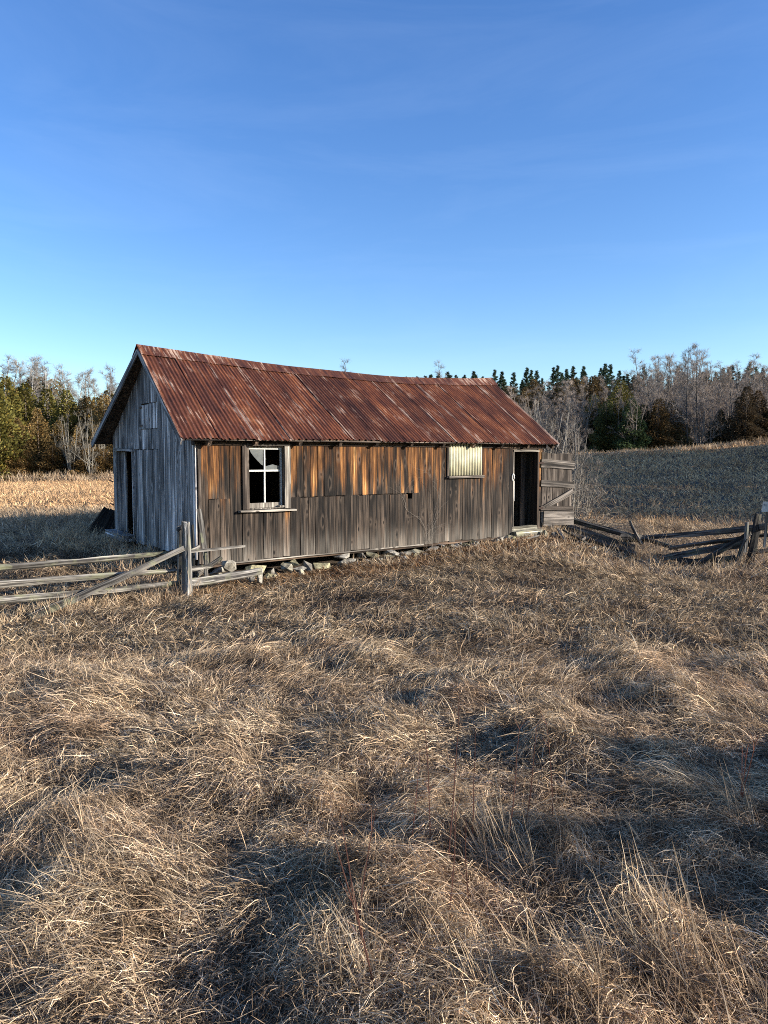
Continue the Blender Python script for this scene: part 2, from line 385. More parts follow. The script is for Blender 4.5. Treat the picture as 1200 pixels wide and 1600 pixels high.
def mat_ground():
    m, t, b, out, N, L = nodes('thatch_ground')
    geo = N('NewGeometry')
    def noise(s, d=4):
        mp = N('Mapping'); mp.inputs['Scale'].default_value = s; L(geo.outputs['Position'], mp.inputs['Vector'])
        n = N('TexNoise'); n.inputs['Scale'].default_value = 1; n.inputs['Detail'].default_value = d; L(mp.outputs[0], n.inputs['Vector']); return n.outputs['Fac']
    a = noise((.5, .5, .5)); f = noise((25, 25, 25), 6); g = noise((6, 90, 20), 3)
    rp = ramp(N, [(.3, (.045, .032, .023)), (.5, (.09, .064, .043)), (.7, (.15, .11, .07))]); L(math_(N, L, 'ADD', math_(N, L, 'MULTIPLY', a, .4), math_(N, L, 'MULTIPLY', f, .6)), rp.inputs[0])
    L(rp.outputs[0], b.inputs['Base Color']); b.inputs['Roughness'].default_value = .95
    bp = N('Bump'); bp.inputs['Strength'].default_value = .7; bp.inputs['Distance'].default_value = .06; L(math_(N, L, 'ADD', f, math_(N, L, 'MULTIPLY', g, .5)), bp.inputs['Height']); L(bp.outputs[0], b.inputs['Normal'])
    return m
M['ground'] = mat_ground()

# ------------------------------------------------------------------ ground
TH = R(51.458); U = Vector((math.sin(TH), math.cos(TH), 0)); V_ = Vector((-math.cos(TH), math.sin(TH), 0)); P0 = Vector((-3.10, 12.5, 0))
def sw(t, s, z=0): q = P0 + U*t + V_*s; return Vector((q.x, q.y, z))
ctrl = [(0,0,0),(-3,1,0),(3,1,0),(0,3,-.05),(-4,4,-.12),(4,4,-.10),(0,6,-.16),(5,8,-.32),(-5,8,-.40),(-8,6,-.35),(9,6,-.3),
        (-5,9.8,-.55),(-3,11.2,-.55),(-8,8.8,-.5),(-1.2,11.4,-.47),(1,12.5,-.40),(2.2,14.3,-.33),(3.4,15.6,-.30),(0,9,-.33),(3,11,-.42),
        (-10,20,-.22),(-8,17,-.12),(-12,25,-.3),(-20,40,-.3),(-30,60,-.3),(-45,60,-.2),(-70,60,0),(-20,15,-.35),(-30,25,-.3),(-20,5,-.2),
        (5,14.5,-.69),(6.2,14.5,-.70),(6.2,12,-.6),(5.9,17,-.82),(7.5,15.5,-.64),(9.5,15,-.6),(9.5,28,-.70),(14.3,28,-.68),(6,22,-.78),(4.6,20.2,-.60),
        (16.3,60,1.74),(30.5,60,2.86),(24.8,65,2.4),(10,45,.45),(20,45,.75),(3,30,-.5),(-2,28,-.35),(0,60,.9),(-12,60,.1),
        (60,95,6),(20,95,4.2),(-10,95,2.0),(-45,95,1.5),(-80,100,1.5),(60,60,4.2),(50,40,1.0),(30,20,-.3),(30,5,0),(15,0,0),(18,10,-.25),(-15,-5,0),(0,-10,.1),(40,-25,.3),(-40,-25,0),(-60,20,-.2),(60,15,.3)]
for t, z in ((0,-.53),(1.5,-.50),(3,-.46),(4.5,-.41),(6.2,-.31),(7.6,-.26),(8.8,-.27)): q = sw(t, -.1); ctrl.append((q.x, q.y, z))
for s, z in ((1.2,-.30),(2.5,-.16),(4.1,-.06)): q = sw(-.2, s); ctrl.append((q.x, q.y, z))
for t, z in ((0,-.56),(1.5,-.53),(3,-.50),(4.5,-.46),(6.2,-.36),(7.6,-.30)): q = sw(t, -.9); ctrl.append((q.x, q.y, z))
q = sw(4.5, 4.6); ctrl.append((q.x, q.y, -.2)); q = sw(9.2, 4.2); ctrl.append((q.x, q.y, -.5))
cp = np.array(ctrl, float)
def tps(d2): return np.where(d2 > 1e-12, .5*d2*np.log(np.maximum(d2, 1e-12)), 0)
_d2 = ((cp[:,None,:2]-cp[None,:,:2])**2).sum(-1); _n = len(cp)
_K = tps(_d2) + np.eye(_n)*.6; _P = np.c_[np.ones(_n), cp[:,:2]]
_A = np.zeros((_n+3,_n+3)); _A[:_n,:_n] = _K; _A[:_n,_n:] = _P; _A[_n:,:_n] = _P.T
_w = np.linalg.solve(_A, np.r_[cp[:,2], 0, 0, 0])
def smooth01(x): x = np.clip(x, 0, 1); return x*x*(3-2*x)
def ground_z(x, y, lumps=True):
    x = np.atleast_1d(np.asarray(x, float)).ravel(); y = np.atleast_1d(np.asarray(y, float)).ravel()
    z = np.zeros_like(x)
    for i0 in range(0, len(x), 20000):
        a = np.clip(x[i0:i0+20000], -90, 70); b_ = np.clip(y[i0:i0+20000], -30, 100)
        d2 = (a[:,None]-cp[None,:,0])**2 + (b_[:,None]-cp[None,:,1])**2
        z[i0:i0+20000] = tps(d2) @ _w[:_n] + _w[_n] + _w[_n+1]*a + _w[_n+2]*b_
    if lumps:
        # distance to the shed footprint, lumps die out there
        rx = x-P0.x; ry = y-P0.y; tt = rx*U.x+ry*U.y; ss = rx*V_.x+ry*V_.y
        dx = np.maximum(np.maximum(-tt, tt-8.9), 0); dy = np.maximum(np.maximum(-ss, ss-4.1), 0)
        amp = smooth01(np.hypot(dx, dy)/1.8)*.85 + .15
        far = 1/(1+(np.hypot(x, y)/26)**2)
        tuss = np.clip(fbm(x*1.9+3, y*1.9+8, 3)*2+.3, 0, 1)
        z = z + amp*(far*(fbm(x*.42, y*.42, 2)*.18 + (tuss-.3)*.115 + fbm(x*4.3, y*4.3, 2)*.085) + fbm(x*.13+9, y*.13, 2)*.12 + smooth01((y-24)/8)*fbm(x*.35+4, y*1.0+7, 3)*.22)
    return z
def gz(x, y): return float(ground_z([x], [y])[0])
def axis(lo, hi, step, far_lo, far_hi, g=1.16):
    a = list(np.arange(lo, hi+1e-6, step)); s = step; x = hi
    while x < far_hi: s *= g; x += s; a.append(x)
    s = step; x = lo
    while x > far_lo: s *= g; x -= s; a.insert(0, x)
    return np.array(a)
gx = axis(-6.5, 8, .105, -600, 600, 1.11); gy = axis(1.0, 13, .105, -300, 1200, 1.08)
XX, YY = np.meshgrid(gx, gy); ZZ = ground_z(XX.ravel(), YY.ravel())
nx, ny = len(gx), len(gy)
idx = np.arange(nx*ny).reshape(ny, nx)
quads = np.stack([idx[:-1,:-1], idx[:-1,1:], idx[1:,1:], idx[1:,:-1]], -1).reshape(-1, 4)
me = bpy.data.meshes.new('ground'); me.vertices.add(nx*ny); me.vertices.foreach_set('co', np.c_[XX.ravel(), YY.ravel(), ZZ].ravel())
me.loops.add(len(quads)*4); me.loops.foreach_set('vertex_index', quads.ravel().astype(np.int32))
me.polygons.add(len(quads)); me.polygons.foreach_set('loop_start', np.arange(0, len(quads)*4, 4, dtype=np.int32))
me.update(); me.polygons.foreach_set('use_smooth', [True]*len(quads)); me.materials.append(M['ground'])
go = bpy.data.objects.new('ground', me); C.objects.link(go)
tag(go, 'uneven meadow ground of matted dry grass rolling up to the woods', 'ground', kind='structure')

# ------------------------------------------------------------------ shed
W, LW = 4.0, 8.81
ZB, ZT = -.19, 1.86
ZE, ZR, OE, RL, RR = 1.925, 3.60, .23, .33, .28
shed = empty('wooden_shed', P0, PI/2-TH)
tag(shed, 'long weathered wooden shed with rusty corrugated roof, broken window and open door', 'shed')
def sag(t):
    f = min(max((t+RL)/(LW+RL+RR), 0), 1)
    return -.185*math.sin(PI*f**1.2)**.8 + .010*math.sin(f*17)*math.sin(PI*f)
def rt(t, k):       # the left rake runs askew: its peak stands further in than its foot
    f = 1 - min(max((t+RL)/3.0, 0), 1); return t + f*(.17*k - .05)
def roof_z(t, s):
    k = (s+OE)/(W/2+OE) if s <= W/2 else (W+OE-s)/(W/2+OE)
    return ZE + (ZR-ZE)*k + sag(t)*max(k, 0)**1.2 - .025*math.exp(-((t+RL)/1.2)**2)*(1-k)
srng = random.Random(3)
# --- front wall: lining behind the boards, then every board
fw = MB()
WX0, WX1, WZ0, WZ1 = .96, 1.66, .70, 1.80       # window opening
DX0, DX1, DZ0, DZ1 = 7.74, 8.60, .02, 1.73      # doorway
Y0, Y1 = .028, .055
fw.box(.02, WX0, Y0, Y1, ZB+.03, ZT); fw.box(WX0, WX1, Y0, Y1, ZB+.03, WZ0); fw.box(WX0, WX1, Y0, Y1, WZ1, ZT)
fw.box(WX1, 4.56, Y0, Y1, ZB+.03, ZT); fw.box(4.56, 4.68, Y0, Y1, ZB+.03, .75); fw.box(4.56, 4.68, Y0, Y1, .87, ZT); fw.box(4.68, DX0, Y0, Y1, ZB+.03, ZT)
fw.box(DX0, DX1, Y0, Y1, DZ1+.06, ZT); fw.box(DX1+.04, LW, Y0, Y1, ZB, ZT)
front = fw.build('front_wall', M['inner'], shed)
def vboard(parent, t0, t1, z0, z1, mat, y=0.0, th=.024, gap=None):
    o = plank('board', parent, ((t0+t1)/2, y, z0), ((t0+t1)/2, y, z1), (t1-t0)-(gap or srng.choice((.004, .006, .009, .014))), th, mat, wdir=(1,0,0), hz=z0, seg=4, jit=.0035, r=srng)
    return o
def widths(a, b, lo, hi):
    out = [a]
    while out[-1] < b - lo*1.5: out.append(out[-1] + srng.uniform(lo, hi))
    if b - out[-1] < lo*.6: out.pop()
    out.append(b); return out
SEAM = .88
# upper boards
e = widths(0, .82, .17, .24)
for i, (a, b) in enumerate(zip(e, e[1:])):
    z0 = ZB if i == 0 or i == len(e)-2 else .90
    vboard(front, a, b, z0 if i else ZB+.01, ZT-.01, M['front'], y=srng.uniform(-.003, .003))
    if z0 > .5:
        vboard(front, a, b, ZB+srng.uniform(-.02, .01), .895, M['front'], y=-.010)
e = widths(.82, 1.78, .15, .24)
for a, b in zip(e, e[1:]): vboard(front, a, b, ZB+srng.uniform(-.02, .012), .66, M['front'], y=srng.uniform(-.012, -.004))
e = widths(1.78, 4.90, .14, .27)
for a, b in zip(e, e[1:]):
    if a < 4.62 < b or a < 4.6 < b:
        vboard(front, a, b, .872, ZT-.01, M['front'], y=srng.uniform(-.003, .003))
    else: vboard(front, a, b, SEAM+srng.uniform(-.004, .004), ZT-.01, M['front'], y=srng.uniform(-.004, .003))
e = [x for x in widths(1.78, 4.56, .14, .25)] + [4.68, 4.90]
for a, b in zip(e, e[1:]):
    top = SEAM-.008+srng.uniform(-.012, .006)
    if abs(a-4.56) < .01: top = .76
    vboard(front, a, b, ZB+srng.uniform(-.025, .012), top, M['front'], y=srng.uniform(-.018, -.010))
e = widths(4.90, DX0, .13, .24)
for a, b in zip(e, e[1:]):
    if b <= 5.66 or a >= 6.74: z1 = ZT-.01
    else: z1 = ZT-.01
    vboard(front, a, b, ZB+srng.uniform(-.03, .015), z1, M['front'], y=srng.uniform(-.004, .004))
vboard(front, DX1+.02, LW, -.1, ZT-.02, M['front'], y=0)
# thin skirting edge and sill beam on the stones
plank('sill_beam', shed, (.05, .10, ZB-.02), (LW-.05, .10, ZB-.02), .10, .16, M['beam'], wdir=(0,0,1), seg=6, jit=.01)
plank('skirt_board', front, (.6, -.012, ZB-.016), (5.0, -.012, ZB-.016), .022, .045, M['casing'], wdir=(0,0,1), seg=8, jit=.004)
# corner boards
plank('corner_board', front, (.035, -.018, ZB+.02), (.035, -.018, ZT-.03), .05, .02, M['casing_dark'], wdir=(1,0,0), hz=ZB, jit=.004)
# wall plate and rafter tails under the eave
plank('wall_plate', shed, (-.05, .02, ZT-.005), (LW+.05, .02, ZT-.005), .09, .13, M['beam'], wdir=(0,0,1), seg=8, jit=.006)
def rafter(t, s0, s1, rear=False):
    z0, z1 = roof_z(t, s0)-.105, roof_z(t, s1)-.105
    plank('rafter', shed, (t, s0, z0), (t, s1, z1), .12, .065, M['beam'], wdir=(0,0,1), seg=2, jit=.006)
tt = .15
while tt < LW+.2:
    rafter(tt, -OE+.05, W/2-.04); rafter(tt, W+OE-.05, W/2+.04, True); tt += .88
# --- window
win = empty('window', (0,0,0), 0, shed)
plank('casing', win, (.885, -.030, .70), (.885, -.030, 1.83), .125, .028, M['casing_dark'], wdir=(1,0,0), jit=.003)
plank('casing', win, (1.722, -.030, .69), (1.722, -.030, 1.83), .115, .028, M['casing'], wdir=(1,0,0), jit=.003)
plank('head_casing', win, (.90, -.036, 1.822), (1.76, -.036, 1.822), .035, .05, M['casing'], wdir=(0,0,1), jit=.003)
plank('sill', win, (.74, -.055, .675), (1.86, -.055, .66), .032, .115, M['casing'], wdir=(0,0,1), jit=.003)
for x0, x1, nm in ((.945, .962, 'reveal'), (1.658, 1.675, 'reveal')):
    b = MB(); b.box(x0, x1, -.014, .14, .70, 1.80); b.build(nm, M['casing_dark'], win)
b = MB(); b.box(.963, 1.657, -.013, .139, 1.785, 1.80); b.build('reveal', M['casing_dark'], win)
b = MB(); b.box(.963, 1.657, -.013, .139, .695, .712); b.build('reveal', M['casing'], win)
sash = empty('sash', (0,0,0), 0, win)
SY0, SY1 = .055, .09
def sbar(nm, x0, x1, z0, z1, m='white_paint', dy=0):
    b = MB(); b.box(x0, x1, SY0+dy, SY1-dy, z0, z1); return b.build(nm, M[m], sash)
sbar('stile', .965, .995, .714, 1.783); sbar('stile', 1.63, 1.655, .714, 1.783)
sbar('top_rail', .996, 1.629, 1.742, 1.782); sbar('bottom_rail', .996, 1.629, .715, .80, 'casing')
sbar('muntin', .996, 1.629, 1.352, 1.384, dy=.003); sbar('muntin', 1.297, 1.323, 1.385, 1.741, dy=.004); sbar('muntin', 1.297, 1.323, .801, 1.351, dy=.004)
b = MB(); b.box(1.56, 1.70, -.03, .05, .713, .745); b.build('wood_scrap', M['casing'], win)
def pane(pts, y=.075):
    n = len(pts); b = MB(); b.add([(x, y-.0015, z) for x, z in pts] + [(x, y+.0015, z) for x, z in pts], [tuple(range(n)), tuple(reversed(range(n, 2*n)))] + [(i, i+n, (i+1) % n+n, (i+1) % n) for i in range(n)])
    return b.build('pane', M['glass'], sash)
pane([(1.02, 1.741), (1.05, 1.68), (1.11, 1.61), (1.18, 1.54), (1.25, 1.475), (1.296, 1.455), (1.296, 1.741)])
pane([(1.324, 1.385), (1.628, 1.385), (1.628, 1.452), (1.56, 1.457), (1.48, 1.478), (1.40, 1.46), (1.324, 1.44)])
pane([(1.324, 1.60), (1.35, 1.575), (1.324, 1.55)])
# --- corrugated cream panel over the second window
pn = []; F = []; nseg = 96
for i in range(nseg+1):
    x = 5.70 + .99*i/nseg; y = -.050 + .011*math.cos(2*PI*i/8)
    pn += [(x, y, 1.215), (x, y, 1.895), (x, y+.004, 1.215), (x, y+.004, 1.895)]
for i in range(nseg):
    a = i*4; F += [(a, a+4, a+5, a+1), (a+2, a+3, a+7, a+6), (a, a+2, a+6, a+4), (a+1, a+5, a+7, a+3)]
F += [(0, 1, 3, 2), (nseg*4, nseg*4+2, nseg*4+3, nseg*4+1)]
cov = mesh_obj('corrugated_cover', pn, F, M['cream_metal'], shed, True); cov['label'] = 'cream corrugated metal sheet nailed over an opening'
plank('ledge', shed, (5.66, -.055, 1.185), (6.72, -.055, 1.182), .05, .085, M['batten'], wdir=(0,0,1), jit=.004)
plank('frame_board', shed, (5.675, -.027, 1.21), (5.675, -.027, 1.85), .045, .03, M['casing_dark'], wdir=(1,0,0), jit=.003)
# --- front doorway
dw = empty('doorway', (0,0,0), 0, shed)
plank('jamb', dw, (DX0+.012, .05, DZ0-.1), (DX0+.012, .05, DZ1), .03, .15, M['casing'], wdir=(1,0,0), jit=.002)
plank('jamb', dw, (DX1+.01, .055, DZ0-.1), (DX1+.01, .055, DZ1+.06), .05, .16, M['beam'], wdir=(1,0,0), jit=.002)
plank('lintel', dw, (DX0, -.018, DZ1+.025), (DX1+.03, -.018, DZ1+.025), .045, .04, M['casing'], wdir=(0,0,1), jit=.002)
plank('head_board', dw, (DX0, .014, DZ1+.085), (DX1+.03, .014, DZ1+.085), .065, .024, M['casing_dark'], wdir=(0,0,1), jit=.002)
plank('threshold', dw, (DX0-.0, .03, -.055), (DX1+.0, .03, -.05), .12, .10, M['threshold'], wdir=(0,0,1), jit=.012)
plank('threshold', dw, (DX0+.0, -.07, -.18), (DX1+.12, -.03, -.165), .15, .14, M['threshold'], wdir=(0,0,1), jit=.014)
plank('inner_post', dw, (DX1-.17, .30, -.1), (DX1-.17, .30, 1.75), .16, .03, M['beam'], wdir=(1,0,0), jit=.004)
b = MB(); b.tube([(DX0-.02+.035*math.cos(a), -.03-.012, 1.14+.085*math.sin(a)) for a in np.linspace(.5*PI-1.9, .5*PI+1.9+PI*.25, 14)], [.011]*14, 6); b.build('handle', M['white_plastic'], dw, True)
b = MB(); b.tube([(DX0+.035, -.02, 1.06), (DX0+.045, -.02, .6)], [.006, .004], 5); b.build('latch_cord', M['white_plastic'], dw)
# --- open plank door, hinged on the far jamb and swung outward
door = empty('door', (8.71, -.03, 0), -(PI/2-TH)+R(14), shed); door['label'] = 'open plank door with battens and a diagonal brace'
xs = [.02, .155, .30, .43, .565, .69, .81]; tops = [1.70, 1.72, 1.715, 1.715, 1.705, 1.70]
for i in range(6):
    plank('plank', door, ((xs[i]+xs[i+1])/2, .02, .03+srng.uniform(-.01, .02)), ((xs[i]+xs[i+1])/2, .02, tops[i]-(0.02 if i else -.03)), xs[i+1]-xs[i]-.007, .024, M['door'], wdir=(1,0,0), hz=0, jit=.003, r=srng)
for (x0, z0, x1, z1, wd) in ((.0, 1.47, .86, 1.41, .20), (.0, .995, .86, .945, .145)):
    plank('batten', door, (x0, -.006, z0), (x1, -.006, z1), wd, .026, M['batten'], wdir=(0,0,1), jit=.004, r=srng)
plank('brace', door, (.10, -.006, .41), (.84, -.006, .80), .125, .024, M['batten'], wdir=(0,0,1), jit=.003, r=srng)
plank('batten', door, (.0, -.005, .40), (.85, -.005, .375), .11, .022, M['door'], wdir=(0,0,1), jit=.004, r=srng)
plank('kick_board', door, (.07, -.018, .155), (.86, -.018, .145), .34, .024, M['batten'], wdir=(0,0,1), jit=.004, r=srng)
for z in (1.47, .40):
    b = MB(); b.box(-.10, .06, -.022, -.018, z-.02, z+.02); b.build('hinge', M['iron'], door)
# --- gable wall towards the left
gw = MB()
GS0, GS1, GZ0, GZ1 = 2.87, 3.80, .08, 1.72
def gtop(s): return roof_z(0, s) - .06
def gcore(s0, s1, z0=None, z1=None, x0=.03, x1=.05):
    z0 = -.06 if z0 is None else z0
    ta, tb = (gtop(s0), gtop(s1)) if z1 is None else (z1, z1)
    gw.add([(x0,s0,z0),(x0,s1,z0),(x0,s1,tb),(x0,s0,ta),(x1,s0,z0),(x1,s1,z0),(x1,s1,tb),(x1,s0,ta)], [(0,3,2,1)[::-1],(4,5,6,7)[::-1],(0,1,5,4),(1,2,6,5),(2,3,7,6),(3,0,4,7)])
gcore(.02, W/2); gcore(W/2, GS0); gcore(GS0, GS1, GZ1, None); gcore(GS1, W-.02)
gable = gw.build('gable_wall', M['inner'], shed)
def gboard(s0, s1, z0, z1a, z1b, x=0.0, mat='gable', name='board', parent=None):
    base = min(z1a, z1b)
    return plank(name, parent or gable, (x, (s0+s1)/2, z0), (x, (s0+s1)/2, base), (s1-s0)-.005, .022, M[mat], wdir=(0,-1,0), hz=-1, seg=4, jit=.003, skew=(z1b-base, z1a-base), r=srng)
e = widths(0, W, .115, .19)
if not any(abs(x-W/2) < .03 for x in e): e.append(W/2)
for x in (GS0, GS1, 1.60, 2.40, 2.82): 
    e = [q for q in e if abs(q-x) > .06] + [x]
e = sorted(e)
hatch = empty('hatch', (0,0,0), 0, gable)
for a, b in zip(e, e[1:]):
    x = srng.uniform(-.003, .004); mid = (a+b)/2; bot = -.06 + srng.uniform(-.05, .03); ta, tb = gtop(a), gtop(b)
    if GS0 <= mid <= GS1: gboard(a, b, GZ1+.06, ta, tb, x)
    elif 1.60 < mid < 2.40:
        gboard(a, b, bot, 1.745, 1.745, x); gboard(a, b, 1.755, 2.125, 2.125, x+.004)
        gboard(a, b, 2.135, 2.60-.03*(mid-1.6), 2.60-.03*(mid-1.6), x-.010, name='hatch_board', parent=hatch)
        gboard(a, b, 2.61, ta, tb, x)
    elif 2.40 <= mid < GS0: gboard(a, b, bot, 1.745, 1.745, x); gboard(a, b, 1.755, ta, tb, x)
    else: gboard(a, b, bot, ta, tb, x)
for z in (2.20, 2.54):
    b = MB(); b.box(-.030, -.024, 2.30, 2.44, z-.018, z+.018); b.build('hatch_hinge', M['iron'], hatch)
plank('corner_board', gable, (-.022, .05, -.1), (-.022, .05, ZT+.02), .11, .02, M['gable'], wdir=(0,1,0), jit=.004)
gd = empty('gable_doorway', (0,0,0), 0, shed)
plank('lintel', gd, (-.03, GS0-.06, GZ1+.025), (-.03, GS1+.06, GZ1+.045), .055, .05, M['gable'], wdir=(0,0,1), jit=.003)
plank('jamb', gd, (.04, GS1-.015, GZ0), (.04, GS1-.015, GZ1), .14, .03, M['gable'], wdir=(1,0,0), jit=.003)
plank('jamb', gd, (.04, GS0+.015, GZ0), (.04, GS0+.015, GZ1), .14, .03, M['gable'], wdir=(1,0,0), jit=.003)
plank('inner_board', gd, (.10, GS1-.13, GZ0), (.10, GS1-.16, GZ1), .20, .025, M['gable'], wdir=(0,1,0), jit=.006)
plank('threshold', gd, (-.12, GS0-.02, .02), (-.12, GS1+.15, .06), .12, .22, M['gable'], wdir=(0,0,1), jit=.01)
plank('sill_beam', shed, (.08, .15, -.14), (.08, W-.1, -.12), .18, .14, M['beam'], wdir=(0,0,1), seg=4, jit=.01)
for z, l in ((1.10, .16), (.62, .13)):
    b = MB(); b.tube([(-.02, W+.02, z), (-.06, W+l, z+.03)], [.016, .010], 5); b.build('hinge_pin', M['iron'], gable)
# --- rear and far end walls, floor
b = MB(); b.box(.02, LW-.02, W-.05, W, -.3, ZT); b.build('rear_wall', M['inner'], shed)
b = MB()
for s0, s1 in ((.06, W/2), (W/2, W-.06)):
    x0, x1 = LW-.05, LW; ta, tb = roof_z(LW, s0)-.06, roof_z(LW, s1)-.06
    b.add([(x0,s0,-.3),(x0,s1,-.3),(x0,s1,tb),(x0,s0,ta),(x1,s0,-.3),(x1,s1,-.3),(x1,s1,tb),(x1,s0,ta)], [(0,1,2,3),(7,6,5,4),(4,5,1,0),(5,6,2,1),(6,7,3,2),(7,4,0,3)])
b.build('end_wall', M['front'], shed)
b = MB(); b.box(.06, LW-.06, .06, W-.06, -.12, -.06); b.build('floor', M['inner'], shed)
# --- roof: deck, every corrugated sheet, ridge cap pieces, rake boards
dk = MB(); NT, NS = 20, 4
for side in (0, 1):
    rows = []
    for j in range(NS+1):
        s = -OE+.02 + (W/2+OE-.02)*j/NS
        if side: s = W - s
        rows.append([(rt(-RL+.05 + (LW+RL+RR-.1)*i/NT, j/NS), s) for i in range(NT+1)])
    top = [(t, s, roof_z(t, s)-.020) for r_ in rows for t, s in r_]; bot = [(t, s, roof_z(t, s)-.042) for r_ in rows for t, s in r_]
    n = len(top); F = []; m1 = NT+1
    for j in range(NS):
        for i in range(NT):
            a = j*m1+i; F += [(a, a+1, a+1+m1, a+m1), (n+a, n+a+m1, n+a+1+m1, n+a+1)]
    for i in range(NT): F += [(i, n+i, n+i+1, i+1)]
    for j in range(NS): a = j*m1; F += [(a, a+m1, n+a+m1, n+a), (a+NT, n+a+NT, n+a+NT+m1, a+NT+m1)]
    dk.add(top+bot, F)
roof = dk.build('roof', M['beam'], shed)
def roof_sheet(t0, t1, rear, k):
    n = int(round((t1-t0)/.076))*8; m_ = 10; V = []; F = []; lap = []
    lift = .016 + (k % 2)*.005; e0 = srng.uniform(-.025, .02); tilt = srng.uniform(-.012, .012); ph = srng.uniform(0, 2)
    for j in range(m_+1):
        f = j/m_
        for i in range(n+1):
            t = t0 + (t1-t0)*i/n + tilt*f
            s = -OE - .03 + e0*(1-f) + (W/2+OE+.0)*f + (.012*math.sin(i*.45+ph)*(1-f)**4)
            z = roof_z(t, max(s, -OE-.05)) + lift + .0105*math.sin(2*PI*(t-t0)/.076) + .004*math.sin(5*f+k*2.1)
            V.append((rt(t, f), W-s if rear else s, z))
            d = min(i, n-i)/n; lap.append(max(0, 1-d*7))
    for j in range(m_):
        for i in range(n):
            a = j*(n+1)+i; q = (a, a+1, a+n+2, a+n+1); F.append(q[::-1] if rear else q)
    o = mesh_obj('roof_sheet', V, F, M['rust'], roof, True)
    o.data.attributes.new('lap', 'FLOAT', 'POINT').data.foreach_set('value', lap)
NSH = 14; pitch = (LW+RL+RR-.05)/NSH
for rear in (False, True):
    for k in range(NSH):
        t0 = -RL + k*pitch; roof_sheet(t0, t0+pitch+.045, rear, k)
for k in range(6):
    t0 = -RL-.01 + k*(LW+RL+RR)/6; t1 = t0 + (LW+RL+RR)/6 + .05; V = []; F = []; n = 8
    prof = [(-.235, 0), (-.12, .004), (-.03, .016), (0, .026), (.03, .016), (.12, .004), (.235, 0)]
    for i in range(n+1):
        t = t0 + (t1-t0)*i/n; wob = srng.uniform(-.008, .008)
        for (ds, dz) in prof:
            s = W/2 + ds*(1+wob); V.append((rt(t, 1), s, roof_z(t, s) + .040 + dz + (k % 2)*.004 + (srng.uniform(-.006, .006) if abs(ds) > .2 else 0)))
    m1 = len(prof)
    for i in range(n):
        for j in range(m1-1): a = i*m1+j; F.append((a, a+m1, a+m1+1, a+1))
    o = mesh_obj('ridge_cap', V, F, M['rust'], roof)
    o.data.attributes.new('lap', 'FLOAT', 'POINT').data.foreach_set('value', [.35]*len(V))
for t in (-RL+.02, LW+RR-.03):
    for s0, s1 in ((-OE, W/2), (W+OE, W/2)):
        plank('rake_board', roof, (rt(t, 0), s0, roof_z(t, s0)-.055), (rt(t, 1), s1, roof_z(t, s1)-.055), .09, .026, M['gable'], wdir=(0,0,1), seg=4, jit=.004)
plank('eave_board', roof, (-RL+.05, -OE+.01, ZE-.035), (LW+RR-.05, -OE+.01, ZE-.015), .018, .02, M['casing_dark'], wdir=(0,0,1), seg=10, jit=.004)
# --- foundation stones
def stone(parent, c, sx, sy, sz, r):
    bm = bmesh.new()
    for _ in range(11):
        v = Vector((r.gauss(0,1), r.gauss(0,1), r.gauss(0,1))).normalized()
        k = max(abs(v.x), abs(v.y), abs(v.z)); v = v*(.55+.45/k)*r.uniform(.82, 1.0)
        bm.verts.new((v.x*sx*.62, v.y*sy*.62, v.z*sz*.62))
    res = bmesh.ops.convex_hull(bm, input=bm.verts)
    for v in [v for v in bm.verts if not v.link_faces]: bm.verts.remove(v)
    me = bpy.data.meshes.new('foundation_stone'); bm.to_mesh(me); bm.free(); me.materials.append(M['stone'])
    o = bpy.data.objects.new('foundation_stone', me); C.objects.link(o); o.parent = parent
    o.location = c; o.rotation_euler = (r.uniform(-.3, .3), r.uniform(-.35, .35), r.uniform(-.3, .3)); return o
st = random.Random(8); t = .2
while t < 7.7:
    big = st.random(); wd = (st.uniform(.26, .5) if big < .35 else st.uniform(.10, .24))*(1 if t < 5 else .7); q = sw(t+wd/2, -.06)
    g = gz(q.x, q.y); room = max(ZB-.05-g, .10); h = room*st.uniform(.45, 1.0) if big < .8 else room*.35
    stone(shed, (t+wd/2, st.uniform(-.10, .06), g+h*.42), wd, st.uniform(.2, .36), h, st)
    if h < room*.65 and st.random() < .7: stone(shed, (t+wd/2+st.uniform(-.05, .05), st.uniform(-.04, .06), g+h+(room-h)*.45), wd*st.uniform(.6, 1.1), .26, (room-h)*.9, st)
    for _ in range(st.choice((0, 1, 1, 2))):
        y = st.uniform(-.42, -.14); q = sw(t+wd*st.random(), y); stone(shed, (t+wd*st.random(), y, gz(q.x, q.y)+.015), wd*st.uniform(.35, .9), st.uniform(.1, .22), st.uniform(.06, .17), st)
    t += wd*st.uniform(.85, 1.15)+(st.uniform(.05, .25) if st.random() < .3 else 0)
for (px, py, D, a, b_, c) in ((408, 898, 12.5, .17, .15, .26), (360, 884, 12.5, .30, .2, .16), (868, 838, 17.7, .18, .18, .2), (852, 836, 17.7, .14, .14, .2), (930, 858, 16.6, .25, .2, .14)):
    q = at(px, py, D)-P0; stone(shed, (q.dot(U), q.dot(V_), q.z), a, b_, c, st)
for t, y in ((.1, .5), (.12, 1.4), (.1, 2.4), (.15, 3.4), (2.5, 3.9), (5.5, 3.9), (8.3, 3.9), (8.6, .6)):
    q = sw(t, y); g = gz(q.x, q.y); stone(shed, (t, y, (g-.16)/2), .36, .36, max(.1, -.16-g)*1.2+.1, st)

